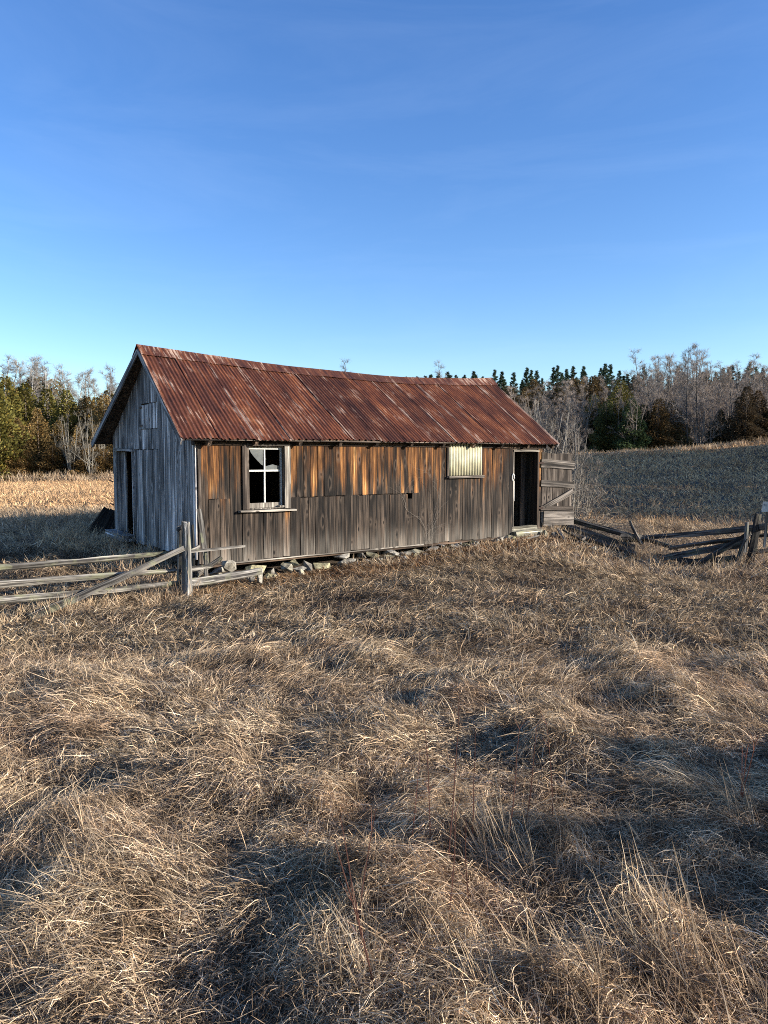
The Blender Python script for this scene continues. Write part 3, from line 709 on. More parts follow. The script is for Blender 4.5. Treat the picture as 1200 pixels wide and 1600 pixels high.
# ------------------------------------------------------------------ fences
fl = empty('rail_fence', at(290, 938, 11.2)); tag(fl, 'grey split-rail fence with a diagonal rail running from the shed corner to the left', 'fence')
def loc(o_, root):      # world placed piece -> child of an unrotated empty
    o_.matrix_basis = Matrix.Translation(-Vector(root.location)) @ o_.matrix_basis; return o_
def frail(root, nm, a, b, r0, r1, m, **k): return loc(rail(nm, root, at(*a), at(*b), r0, r1, M[m], **k), root)
frail(fl, 'post', (293, 955, 11.2), (290, 816, 11.2), .075, .062, 'post', n=9, seg=7, bend=.012, rough=.12)
frail(fl, 'post', (283, 950, 11.45), (282, 822, 11.45), .05, .045, 'rail', bend=.02)
frail(fl, 'rail', (-70, 893, 9.2), (284, 862, 11.30), .046, .038, 'rail', bend=.008, seg=10)
frail(fl, 'rail', (-70, 917, 9.25), (274, 891, 11.32), .050, .036, 'rail', bend=.008, seg=10)
frail(fl, 'rail', (-70, 944, 9.2), (280, 911, 11.28), .046, .040, 'rail', bend=.010, seg=10)
frail(fl, 'rail', (48, 966, 9.75), (287, 856, 11.08), .058, .040, 'rail', bend=.006, seg=10)
frail(fl, 'rail', (277, 829, 11.3), (291, 817, 11.35), .03, .02, 'rail_dark', seg=3)
frail(fl, 'rail', (286, 866, 11.3), (311, 854, 11.9), .035, .030, 'rail', seg=4)
frail(fl, 'rail', (296, 862, 11.3), (383, 853, 12.1), .026, .018, 'rail', bend=.006)
frail(fl, 'rail', (294, 889, 11.35), (330, 884, 11.75), .036, .030, 'rail', seg=4)
frail(fl, 'rail', (294, 911, 11.25), (407, 893, 12.2), .072, .060, 'rail', n=8, bend=.01)
frail(fl, 'post', (324, 912, 11.7), (321, 858, 11.7), .028, .024, 'rail', seg=4)
frail(fl, 'post', (303, 905, 11.95), (301, 820, 11.95), .026, .022, 'post', seg=4)
frail(fl, 'rail', (308, 896, 11.9), (345, 872, 12.15), .05, .04, 'rail', seg=4)
frail(fl, 'rail', (300, 884, 12.1), (318, 893, 12.0), .03, .03, 'rail_dark', seg=3)
# boards leaning on the shed corner
lb = plank('leaning_board', None, at(324, 888, 12.2), at(311, 796, 12.40), .085, .025, M['rail'], wdir=(1, .6, 0))
tag(lb, 'narrow pale board leaning against the near corner of the shed', 'board')
fr = empty('collapsed_rail_fence', at(1165, 884, 15.7)); tag(fr, 'collapsed dark split-rail fence between the open door and the white sign', 'fence')
for a, b, r0, r1 in (((888, 812, 18.6), (1008, 843, 17.5), .085, .07), ((880, 823, 18.2), (990, 856, 17.1), .08, .075), ((892, 836, 17.9), (995, 866, 16.8), .075, .07), ((905, 850, 17.3), (985, 868, 16.8), .055, .05),
                     ((968, 842, 17.3), (1008, 842, 17.3), .10, .08), ((1000, 841, 17.4), (1196, 823, 15.75), .062, .078), ((1010, 842, 17.2), (1060, 858, 16.7), .05, .045), ((1045, 857, 16.8), (1158, 842, 16.0), .035, .05),
                     ((1083, 886, 15.8), (1172, 832, 15.65), .05, .06), ((1035, 873, 16.5), (1172, 848, 15.95), .07, .085), ((1020, 868, 16.8), (1085, 877, 16.1), .06, .05), ((1060, 880, 16.2), (1150, 872, 15.9), .07, .06),
                     ((1180, 838, 15.9), (1290, 828, 15.6), .05, .05), ((1178, 862, 15.9), (1290, 850, 15.6), .05, .05)):
    frail(fr, 'rail', a, b, r0, r1, 'rail_dark', flat=.7, bend=.012)
frail(fr, 'post', (1166, 890, 15.75), (1184, 803, 15.9), .085, .07, 'rail_dark', n=7)
frail(fr, 'post', (1150, 888, 15.55), (1166, 842, 15.6), .05, .04, 'rail_dark', seg=4)
frail(fr, 'post', (1163, 862, 15.6), (1167, 816, 15.6), .045, .035, 'post', seg=4)
frail(fr, 'post', (1176, 884, 15.9), (1178, 830, 15.9), .04, .04, 'rail', seg=4)
frail(fr, 'post', (1003, 850, 17.2), (984, 813, 17.4), .045, .025, 'rail_dark', seg=5, bend=.08)
# sticks heaped below the door
for i, (a, b) in enumerate((((866, 838, 17.6), (908, 846, 17.5)), ((880, 828, 17.7), (925, 853, 17.2)), ((872, 826, 17.8), (884, 846, 17.4)), ((885, 845, 17.5), (940, 862, 16.9)), ((893, 832, 17.8), (917, 848, 17.4)), ((900, 850, 17.3), (918, 838, 17.6)))):
    o = rail('stick', None, at(*a), at(*b), .035, .025, M['rail_dark' if i % 2 else 'rail'], seg=4)
    tag(o, 'broken rail or stick heaped on the ground below the open door', 'stick', 'sticks heaped below the open door')
o = rail('stick', None, at(815, 843, 16.9), at(842, 837, 17.1), .022, .014, M['rail'], seg=4); tag(o, 'single pale stick lying on the grass in front of the doorway', 'stick')
# white sign on a stake
sg = empty('sign', at(1198, 822, 15.6)); tag(sg, 'small white sign on a pale stake behind the collapsed fence, cut by the right edge', 'sign')
sg.rotation_euler = (0, 0, R(-14))
b = MB(); y = 0
b.add([(-.115, -.012, .30), (.40, -.012, .27), (.42, -.012, .49), (-.085, -.012, .51), (-.115, 0, .30), (.40, 0, .27), (.42, 0, .49), (-.085, 0, .51)], [(0,1,2,3),(7,6,5,4),(0,4,5,1),(1,5,6,2),(2,6,7,3),(3,7,4,0)])
b.build('sign_board', M['white_paint'], sg)
plank('stake', sg, (-.03, .02, -.45), (.02, .02, .56), .045, .03, M['casing'], wdir=(1,0,0))
def text_mesh(body, size, x, z, parent):
    cu = bpy.data.curves.new('lettering', 'FONT'); cu.body = body; cu.size = size; cu.extrude = .001
    to = bpy.data.objects.new('lettering_src', cu); C.objects.link(to)
    dg = bpy.context.evaluated_depsgraph_get(); mm = bpy.data.meshes.new_from_object(to.evaluated_get(dg)); bpy.data.objects.remove(to)
    mm.name = 'lettering'; mm.materials.clear(); mm.materials.append(M['ink'])
    o = bpy.data.objects.new('lettering', mm); C.objects.link(o); o.parent = parent; o.location = (x, -.0145, z); o.rotation_euler = (PI/2, 0, 0); return o
text_mesh('H 132', .075, -.075, .415, sg); text_mesh('11', .075, .0, .335, sg)

# dark broken panel leaning at the rear corner of the gable
dp = empty('broken_panel', at(160, 845, 15.9)); tag(dp, 'black broken board panel leaning beside the gable doorway', 'panel')
for i in range(6):
    k = i*.135; a = at(131 + i*9.5, 846 + i*1.0, 16.1 - i*.02); bb = at(168 + i*5.0, 795 - (3 if i > 1 else 0) + i*3.0, 16.3 - i*.03)
    loc(plank('plank', dp, a, bb, .17, .03, M['black_wood'], wdir=(1, .3, .6), seg=3, jit=.01), dp)

# dry vine on the front wall
vn = MB(); vr = random.Random(21)
def vine(p, d, n, r0, depth):
    pts = [Vector(p)]; d = Vector(d)
    for i in range(n):
        d = (d + Vector((vr.uniform(-.5, .5), vr.uniform(-.12, .12), vr.uniform(-.35, .35)))).normalized(); q = pts[-1] + d*.085; q.y = min(max(q.y, -.20), -.035); pts.append(q)
        if depth and vr.random() < .6: vine(q, (d + Vector((vr.uniform(-1, 1), vr.uniform(-.3, .1), vr.uniform(-.6, .6)))).normalized(), vr.randint(3, 6), r0*.6, depth-1)
    vn.tube(pts, [r0*(1-.7*i/len(pts)) for i in range(len(pts))], 4, False)
for x in (5.06, 5.22): vine((x, -.05, -.25), (vr.uniform(-.15, .15), 0, 1), 16, .0030, 2)
vo = vn.build('dry_vine', M['twig']); vo.matrix_basis = Matrix.Translation(P0) @ Matrix.Rotation(PI/2-TH, 4, 'Z'); vo.color = (.26, .22, .18, 1)
tag(vo, 'thin dry vine climbing the shed wall left of the cream panel', 'vine')

# ------------------------------------------------------------------ trees
def tinted(me, cols):
    a = me.attributes.new('tint', 'FLOAT_COLOR', 'POINT'); a.data.foreach_set('color', np.asarray(cols, float).ravel())
def perp(d, r):
    v = Vector((r.gauss(0,1), r.gauss(0,1), r.gauss(0,1))); v = v - d*v.dot(d); return v.normalized()
def bare_meshes(seed, H, spread=.33, low=.22, nprim=26, up=.75, rtrunk=.011, tw=.017, forks=1):
    r = random.Random(seed); T = MB(); Cn = MB()
    def twig(p, d, L):
        q = p + d*L; s = perp(d, r)*tw*.5; Cn.add([p - s, p + s, q], [(0, 1, 2)])
        for _ in range(2):
            f = r.uniform(.3, .8); d2 = (d + perp(d, r)*.8).normalized(); a = p + d*L*f; e_ = a + d2*L*r.uniform(.4, .7); s = perp(d2, r)*tw*.4; Cn.add([a - s, a + s, e_], [(0, 1, 2)])
    def sec(p, d, L, rad):
        pts = [p]; dd = d.copy()
        for i in range(3): dd = (dd + perp(dd, r)*.22 + Vector((0,0,.10))).normalized(); pts.append(pts[-1] + dd*L/3)
        Cn.tube(pts, [rad, rad*.75, rad*.5, rad*.25], 3, False)
        for i in range(max(7, int(L*9))):
            f = r.uniform(.15, 1); k = min(int(f*3), 2); a = pts[k].lerp(pts[k+1], f*3-k); ax = (pts[k+1]-pts[k]).normalized()
            twig(a, (ax + perp(ax, r)*r.uniform(.5, 1.1) + Vector((0,0,.25))).normalized(), r.uniform(.25, .6)*min(1, H/8))
    for fk in range(forks):
        lean = Vector((r.uniform(-.10, .10), r.uniform(-.10, .10), 1)) if forks == 1 else Vector((r.uniform(-.22, .22), r.uniform(-.2, .2), 1))
        pts = [Vector((0,0,-.3))]; n = 9; d = lean.normalized(); h = H*(1 if fk == 0 else r.uniform(.75, .97))
        for i in range(n): d = (d + perp(d, r)*.07 + Vector((0,0,.06))).normalized(); pts.append(pts[-1] + d*(h+.3)/n)
        rad = [H*rtrunk*(1-.88*i/n) + .006 for i in range(n+1)]; T.tube(pts, rad, 6, False)
        for i in range(nprim//forks):
            f = low + (1-low)*(i+r.random())/(nprim//forks); f = min(f, .985); k = min(int(f*n), n-1); p = pts[k].lerp(pts[k+1], f*n-k); ax = (pts[k+1]-pts[k]).normalized()
            L = H*spread*(1.05-f)**.75*r.uniform(.6, 1.1); dd = (perp(ax, r) + ax*up*r.uniform(.6, 1.4)).normalized(); q = [p]
            for j in range(4): dd = (dd + perp(dd, r)*.16 + Vector((0,0,.13))).normalized(); q.append(q[-1] + dd*L/4)
            r0 = H*rtrunk*(1-f)*.45+.009; T.tube(q, [r0, r0*.8, r0*.6, r0*.42, r0*.2], 4, False)
            for j in range(max(4, int(L*4.2))):
                g = r.uniform(.2, 1); kk = min(int(g*4), 3); a = q[kk].lerp(q[kk+1], g*4-kk); ax2 = (q[kk+1]-q[kk]).normalized()
                sec(a, (ax2 + perp(ax2, r)*r.uniform(.5, 1.0)).normalized(), L*r.uniform(.22, .45)*(1.15-g*.6), r0*.38)
    return T, Cn
def as_mesh(mb, name, mat, smooth=False):
    me = bpy.data.meshes.new(name); me.from_pydata(mb.v, [], mb.f); me.materials.append(mat)
    if smooth: me.polygons.foreach_set('use_smooth', [True]*len(me.polygons))
    return me
def cedar_meshes(seed, H, Rr, n=3200, round_=.75, low=.02, size=.22):
    r = random.Random(seed); T = MB(); T.tube([(0,0,-.3), (0,0,H*.5), (0,0,H*.95)], [H*.014, H*.009, .01], 6, False)
    V = []; F = []; Cc = []
    lobes = [(r.uniform(0, 2*PI), r.uniform(0, 1), r.uniform(.25, .5)) for _ in range(14)]
    for i in range(n):
        h = low + (1-low)*(1-math.sqrt(r.random())*.999) if r.random() < .75 else r.uniform(low, .97); a = r.uniform(0, 2*PI)
        rr = Rr*(1-h)**round_*(.80+.2*math.sin(3*a+seed)+.18*math.sin(h*23+a*2+seed*3))
        for (la, lh, ls) in lobes:
            dd = 1-min(1, math.hypot(math.atan2(math.sin(a-la), math.cos(a-la))*.5, (h-lh)*4)/ls)
            rr *= 1+.2*max(0, dd)
        rad = rr*(1-.55*r.random()**2); p = Vector((rad*math.cos(a), rad*math.sin(a), h*H))
        d = Vector((math.cos(a)*.8+r.uniform(-.5,.5), math.sin(a)*.8+r.uniform(-.5,.5), r.uniform(.05, 1.0))).normalized()
        L = size*r.uniform(.6, 1.4)*(.6+.5*(1-h)); s = perp(d, r)*L*r.uniform(.22, .42)
        b0 = len(V); m_ = p + d*L*.5; V += [tuple(p), tuple(m_+s), tuple(p+d*L), tuple(m_-s)]; F.append((b0, b0+1, b0+2, b0+3))
        k = r.uniform(.65, 1.3); br = 1.0 if r.random() < .8 else 1.2
        Cc += [(k*br, k, k*.9*(2-br), 1)]*4
    return T, V, F, Cc
def pine_meshes(seed, H, Rr, low=.3):
    r = random.Random(seed); T = MB(); lean = r.uniform(-.02, .02)*H; T.tube([(0,0,-.4), (lean*.4,0,H*.5), (lean,0,H)], [H*.013, H*.009, .015], 6, False)
    V = []; F = []; Cc = []; h = low
    for b_ in range(105):
            h = low + (1-low)*(b_+r.random())/105*.99; a = r.uniform(0, 2*PI); f = (h-low)/(1-low); Lb = Rr*((1-f)*(.7+.3*min(1, f*4+.35)))*r.uniform(.5, 1.2)+.07
            d = Vector((math.cos(a), math.sin(a), r.uniform(.12, .55)+f*.5)).normalized(); p0 = Vector((lean*h, 0, h*H)); T.tube([p0, p0+d*Lb], [.03*(1-h)+.012, .006], 3, False)
            for q in range(int(9+Lb*13)):
                g = r.uniform(.25, 1.0)**.7; c = p0 + d*Lb*g + Vector((0, 0, (g*g)*Lb*.12)) + Vector((r.gauss(0,.10), r.gauss(0,.10), r.gauss(0,.07)))*min(1, Lb)
                k = r.uniform(.6, 1.35)
                for _ in range(4):
                    dd = (d*.5 + Vector((r.gauss(0,1), r.gauss(0,1), r.gauss(0,.8)+.45))).normalized(); L = r.uniform(.12, .27); s = perp(dd, r)*L*.17
                    b0 = len(V); V += [tuple(c-s), tuple(c+s), tuple(c+dd*L)]; F.append((b0, b0+1, b0+2)); Cc += [(k, k, k, 1)]*3
    return T, V, F, Cc
def crown_mesh(name, V, F, Cc):
    me = bpy.data.meshes.new(name); me.from_pydata(V, [], F); me.materials.append(M['foliage']); tinted(me, Cc); return me
LIB = {'bare': [], 'slim': [], 'bush': [], 'cedar': [], 'pine': []}
for i in range(5): T, K = bare_meshes(100+i, 9.0, .34, .20, 28, .7); LIB['bare'].append((9.0, as_mesh(T, 'trunk', M['bark'], True), as_mesh(K, 'crown', M['twig'])))
for i in range(4): T, K = bare_meshes(200+i, 10.0, .17, .42, 24, .9, .0085, .015); LIB['slim'].append((10.0, as_mesh(T, 'trunk', M['bark'], True), as_mesh(K, 'crown', M['twig'])))
for i in range(3): T, K = bare_meshes(300+i, 4.5, .42, .10, 26, 1.0, .008, .012, forks=4); LIB['bush'].append((4.5, as_mesh(T, 'trunk', M['bark'], True), as_mesh(K, 'crown', M['twig'])))
for i in range(5):
    T, V, F, Cc = cedar_meshes(400+i, 7.0, 1.75 + .25*(i % 3), 7600, .62+.08*(i % 3)); LIB['cedar'].append((7.0, as_mesh(T, 'trunk', M['bark'], True), crown_mesh('crown', V, F, Cc)))
for i in range(5):
    T, V, F, Cc = pine_meshes(500+i, 10.0, 1.75+.2*(i % 2), .22); LIB['pine'].append((10.0, as_mesh(T, 'trunk', M['bark'], True), crown_mesh('crown', V, F, Cc)))
TR = random.Random(77)
def tree(name, kind, x, y, H, label, cat, group=None, bark=(.2,.18,.16), leaf=(.06,.07,.03), wide=1.0, var=None, z=None):
    h0, tm, cm = LIB[kind][TR.randrange(len(LIB[kind])) if var is None else var]
    root = empty(name, (x, y, gz(x, y)-.05 if z is None else z), TR.uniform(0, 2*PI)); k = H/h0; root.scale = (k*wide, k*wide, k)
    for nm, me, c in (('trunk', tm, bark), ('crown', cm, leaf)):
        o = bpy.data.objects.new(nm, me); C.objects.link(o); o.parent = root; q = TR.uniform(.85, 1.15); o.color = (c[0]*q, c[1]*q, c[2]*q, 1)
    tag(root, label, cat, group); return root
def pxX(px, D): return (px-600)/FPX*D
ONES = ['first','second','third','fourth','fifth','sixth','seventh','eighth','ninth','tenth','eleventh','twelfth','thirteenth','fourteenth','fifteenth','sixteenth','seventeenth','eighteenth','nineteenth']
ORD = ONES + [t if k == 0 else t2+'-'+ONES[k-1] for t, t2 in (('twentieth','twenty'),('thirtieth','thirty'),('fortieth','forty'),('fiftieth','fifty'),('sixtieth','sixty')) for k in range(10)]
GREY = (.16, .138, .118); PALE = (.33, .30, .26); TWIG = (.36, .29, .23)
# left wood: cedars along the field edge
lc = [(2, 60, 7.6, 1), (14, 64, 8.8, 1), (30, 61, 5.2, 0), (44, 66, 8.4, 1), (62, 62, 6.0, 0), (78, 68, 8.0, 1), (94, 63, 5.0, 0), (108, 66, 7.8, 1), (124, 62, 4.6, 0), (140, 66, 7.2, 0), (152, 62, 4.6, 0), (166, 65, 7.2, 0), (182, 62, 4.6, 0), (200, 64, 6.8, 0)]
for i, (px, D, H, g) in enumerate(lc):
    leaf = (.165, .145, .046) if g else (.215, .150, .070)
    tree('cedar_tree', 'cedar', pxX(px, D), D, H, '%s %s cedar from the left along the far edge of the left field' % (ORD[i], 'olive green' if g else 'rust-brown'), 'tree', 'cedars at the edge of the left field', (.16,.12,.09), leaf, 1.1)
for i in range(10):
    px = 4+i*20; D = 60.5+TR.uniform(-.8, .8)
    tree('cedar_shrub', 'cedar', pxX(px, D), D, TR.uniform(2.0, 3.2), '%s low brown cedar shrub from the left at the foot of the left wood' % ORD[i], 'shrub', 'low cedar shrubs at the foot of the left wood', (.16,.12,.09), (.18, .118, .055), 2.0)
for i in range(13):
    px = -40+i*19+TR.uniform(-6, 6); D = TR.uniform(70, 78)
    tree('cedar_tree', 'cedar', pxX(px, D), D, TR.uniform(8.0, 9.8)*(1 if px < 110 else .85), 'dark cedar in the second row of the left wood', 'tree', 'second row cedars of the left wood', (.14,.11,.09), (.22, .168, .068), 1.35)
for i in range(14):
    px = -190+i*13+TR.uniform(-4, 4); D = TR.uniform(61, 74); g = TR.random() < .5
    tree('cedar_tree', 'cedar', pxX(px, D), D, TR.uniform(6.5, 9.0), 'cedar of the left wood standing beyond the left edge', 'tree', 'cedars beyond the left edge', (.16,.12,.09), (.165, .145, .046) if g else (.215, .150, .070), 1.25)
slim = []
for i in range(26):
    px = 2+i*8+TR.uniform(-4, 4); D = TR.uniform(72, 86); top = 556 + max(0, px-60)*.28 + TR.uniform(-2, 24); top = 700 if False else top
    z0 = gz(pxX(px, D), D); H = at(px, top, D).z - z0
    slim.append((px, D, H))
for i, (px, D, H) in enumerate(sorted(slim)):
    tree('bare_tree', 'slim' if i % 3 else 'bare', pxX(px, D), D, H, '%s pale leafless tree from the left rising above the cedars of the left wood' % ORD[i] if i < len(ORD) else '', 'tree', 'pale leafless trees above the left cedars', PALE, (.27, .235, .20), 1.25)
for i, (px, D, H) in enumerate(((96, 60.5, 4.2), (112, 59.5, 5.4), (126, 60, 4.6), (143, 59, 5.8), (158, 60, 5.0))):
    tree('bare_sapling', 'bush', pxX(px, D), D, H, '%s of five pale leafless saplings from the left before the brown cedars' % ORD[i], 'tree', 'pale saplings before the left wood', (.24,.215,.17), (.20,.175,.135), .75)
# right wood: dark pines on the skyline
pn_ = []
for i in range(68):
    px = 556+i*9.4+TR.uniform(-5, 5); D = TR.uniform(92, 104)
    top = (592 - max(0, px-640)*.045 if px < 980 else 577 - (px-980)*.035) + TR.uniform(-11, 11)
    if px < 760: top = 588 - (px-560)*.02 + TR.uniform(-6, 6)
    if 1030 < px < 1120: top += 8
    z0 = gz(pxX(px, D), D); pn_.append((px, D, at(px, top, D).z - z0))
for i, (px, D, H) in enumerate(sorted(pn_)):
    tree('pine_tree', 'pine', pxX(px, D), D, H, '%s dark pine from the left in the skyline row beyond the shed roof' % ORD[i], 'tree', 'pines in the skyline row', (.10,.08,.065), (.066, .092, .054), 1.35)
# right wood: leafless trees
for i in range(84):
    px = 750+i*5.6+TR.uniform(-6, 6); D = TR.uniform(66, 88)
    top = 612 - max(0, min(px-760, 260))*.115 + TR.uniform(-4, 22) if px < 1000 else TR.uniform(550, 584)
    if px > 1140: top = TR.uniform(556, 590)
    z0 = gz(pxX(px, D), D); H = at(px, top, D).z - z0
    tree('bare_tree', 'bare' if i % 4 else 'slim', pxX(px, D), D, H, 'grey leafless tree in the thicket under the skyline pines', 'tree', 'grey leafless trees in the right wood', GREY, TWIG, 1.25)
for i, (px, D, top, k) in enumerate(((1074, 62, 545, 0), (1092, 61.5, 540, 3), (1022, 64, 570, 1), (1157, 62, 590, 2), (1168, 63, 600, 4), (550, 96, 568, 2), (705, 96, 566, 4), (178, 74, 575, 1))):
    lab = ['big leafless tree with a straight dark trunk, tallest on the right skyline', 'big forked leafless tree just right of the tallest straight one', 'dark-trunked leafless tree left of the two big ones', 'dark-trunked leafless tree near the right edge, behind a dark cedar', 'slender dark leafless tree close to the right edge', 'lone leafless crown above the middle of the shed ridge', 'leafless crown among pines above the right part of the ridge', 'leafless tree beside the gable peak'][i]
    z0 = gz(pxX(px, D), D); tree('bare_tree', 'bare', pxX(px, D), D, at(px, top, D).z - z0, lab, 'tree', None, (.10,.088,.078) if i < 5 else (.2,.18,.17), (.24,.205,.175), .95, k)
rc = [(925, 66, 5.2, (.050,.050,.022)), (945, 63, 4.4, (.045,.050,.024)), (966, 64, 6.3, (.070,.062,.022)), (984, 62, 4.6, (.036,.050,.026)), (1004, 63, 4.0, (.040,.046,.024)), (1026, 62, 4.4, (.075,.050,.026)), (1046, 63, 4.2, (.060,.044,.024)), (1122, 63, 3.0, (.05,.045,.028)), (1162, 61, 4.6, (.045,.034,.024)), (1180, 62, 4.2, (.05,.036,.024)), (1206, 61.5, 3.6, (.042,.036,.024))]
for i, (px, D, H, leaf) in enumerate(rc):
    tree('cedar_tree', 'cedar', pxX(px, D), D, H, '%s cedar from the shed along the foot of the right wood' % ORD[i], 'tree', 'cedars at the foot of the right wood', (.12,.1,.08), tuple(c*1.9 for c in leaf), 1.35)
for i in range(44):
    px = 770+i*10.2+TR.uniform(-6, 6); D = TR.uniform(60.5, 68); H = TR.uniform(3.0, 5.6)
    tree('bare_shrub', 'bush', pxX(px, D), D, H, 'grey leafless undergrowth shrub at the foot of the right wood', 'shrub', 'leafless undergrowth of the right wood', (.22,.185,.15), (.34,.265,.205), 1.3)
for i in range(12):
    px = 780+i*14+TR.uniform(-5, 5); D = TR.uniform(70, 80); H = TR.uniform(5.5, 7.2)
    tree('cedar_tree', 'cedar', pxX(px, D), D, H, 'brownish cedar half hidden among grey leafless trees right of the shed', 'tree', 'half hidden brown cedars in the right wood', (.12,.1,.08), (.155,.11,.06), 1.2)
for i in range(34):
    px = 750+i*15+TR.uniform(-5, 5); D = TR.uniform(86, 91); H = TR.uniform(5.0, 7.0)
    tree('cedar_tree', 'cedar', pxX(px, D), D, H, 'dark cedar deep in the right wood, glimpsed between leafless trees', 'tree', 'dark cedars deep in the right wood', (.14,.11,.085), (.12,.092,.052), 1.5)
# pale shrubs behind the far end of the shed
for i, (px, D, H, wd) in enumerate(((828, 27, 4.4, .9), (846, 25, 4.2, .9), (862, 24, 4.3, .85), (876, 25.5, 4.1, .9), (888, 24, 3.6, .95), (899, 26, 3.4, 1.0), (912, 27, 2.8, 1.1))):
    tree('bare_shrub', 'bush', pxX(px, D), D, H, '%s of the pale many-stemmed bare shrubs from the shed end' % ORD[i], 'shrub', 'pale shrubs behind the shed end', (.25,.22,.18), (.21,.18,.148), wd, i % 3)
# arching brambles beyond the open door
def bramble(cx, cy, n, seed, label, spread=1.4, hmax=1.6):
    r = random.Random(seed); b = MB(); z0 = gz(cx, cy)
    for i in range(n):
        a = r.uniform(0, 2*PI); p = Vector((r.gauss(0,.30), r.gauss(0,.30), 0)); L = r.uniform(.9, 2.3); d = Vector((math.cos(a)*.5+.35, math.sin(a)*.4, r.uniform(.7, 1.3))).normalized(); pts = [p]
        for j in range(7): d = (d + Vector((d.x*.20, d.y*.2, -.24)) + perp(d, r)*.10).normalized(); pts.append(pts[-1] + d*L/7)
        b.tube(pts, [.007*(1-.1*j) for j in range(8)], 3, False)
        for j in range(5):
            k = r.randint(2, 7); e_ = pts[k] + (d + perp(d, r)).normalized()*r.uniform(.15, .4); s = perp(d, r)*.004; b.add([pts[k]-s, pts[k]+s, e_], [(0,1,2)])
    o = b.build('bramble_bush', M['twig']); o.location = (cx, cy, z0); o.color = (.25, .205, .155, 1); tag(o, label, 'bush')
q = at(905, 800, 20.5); bramble(q.x, q.y, 150, 5, 'arching dry brambles right behind the open door'); q = at(925, 790, 23); bramble(q.x, q.y, 120, 6, 'arching dry brambles a little farther behind the open door')
# trees standing to the right of the view; their long shadows lie across the slope and the foreground
for i in range(20):
    y = 21.0+i*1.58; x = 44+TR.uniform(-2, 3)
    tree('cedar_tree', 'cedar', x, y, TR.uniform(10.8, 12.6), 'cedar in the row beyond the right edge that shades the slope', 'tree', 'shading cedars beyond the right edge', (.12,.1,.08), (.05,.05,.024), 1.15)
for i in range(13):
    y = -3.4+i*.44; H = (1.5, 1.7, 2.0, 2.4, 2.8, 3.1, 3.15, 3.3, 3.4, 3.55, 3.4, 3.5, 3.35)[i]
    tree('cedar_shrub', 'cedar', 12+.35*(i % 3), y, H, 'rounded cedar shrub in the hedge just beyond the right edge', 'shrub', 'hedge shrubs beyond the right edge', (.12,.1,.08), (.05,.05,.024), 1.6)

# ------------------------------------------------------------------ grass
nr = np.random.RandomState(4)
ZG = ZZ.reshape(ny, nx)
def grid_z(x, y):       # height of the ground sheet itself
    i = np.clip(np.searchsorted(gx, x)-1, 0, nx-2); j = np.clip(np.searchsorted(gy, y)-1, 0, ny-2)
    u = np.clip((x-gx[i])/(gx[i+1]-gx[i]), 0, 1); v = np.clip((y-gy[j])/(gy[j+1]-gy[j]), 0, 1)
    return (ZG[j,i]*(1-u)+ZG[j,i+1]*u)*(1-v) + (ZG[j+1,i]*(1-u)+ZG[j+1,i+1]*u)*v
def shed_dist(x, y):    # distance outside the shed's footprint, 0 inside
    rx = x-P0.x; ry = y-P0.y; tt = rx*U.x+ry*U.y; ss = rx*V_.x+ry*V_.y
    return np.hypot(np.maximum(np.maximum(-tt, tt-LW), 0), np.maximum(np.maximum(-.04-ss, ss-W), 0))
def band(y0, y1, dens, pad=1.0, kx=.53):
    n = int(dens*(y1-y0)*(kx*(y0+y1)+2*pad)); y = nr.uniform(y0, y1, n*3); x = nr.uniform(-1, 1, n*3)*(kx*y1+pad); keep = np.abs(x) < kx*y+pad
    x, y = x[keep][:n], y[keep][:n]; ok = shed_dist(x, y) > .01; return x[ok], y[ok]
def flow(x, y): return 2*PI*(fbm(x*.30+40, y*.30+11, 2)*1.6) + 2.6 + fbm(x*1.1, y*1.1+60, 2)*4.0 + fbm(x*4.5+9, y*4.5+31, 2)*3.2
def U_(a, b, n): return nr.uniform(a, b, n)
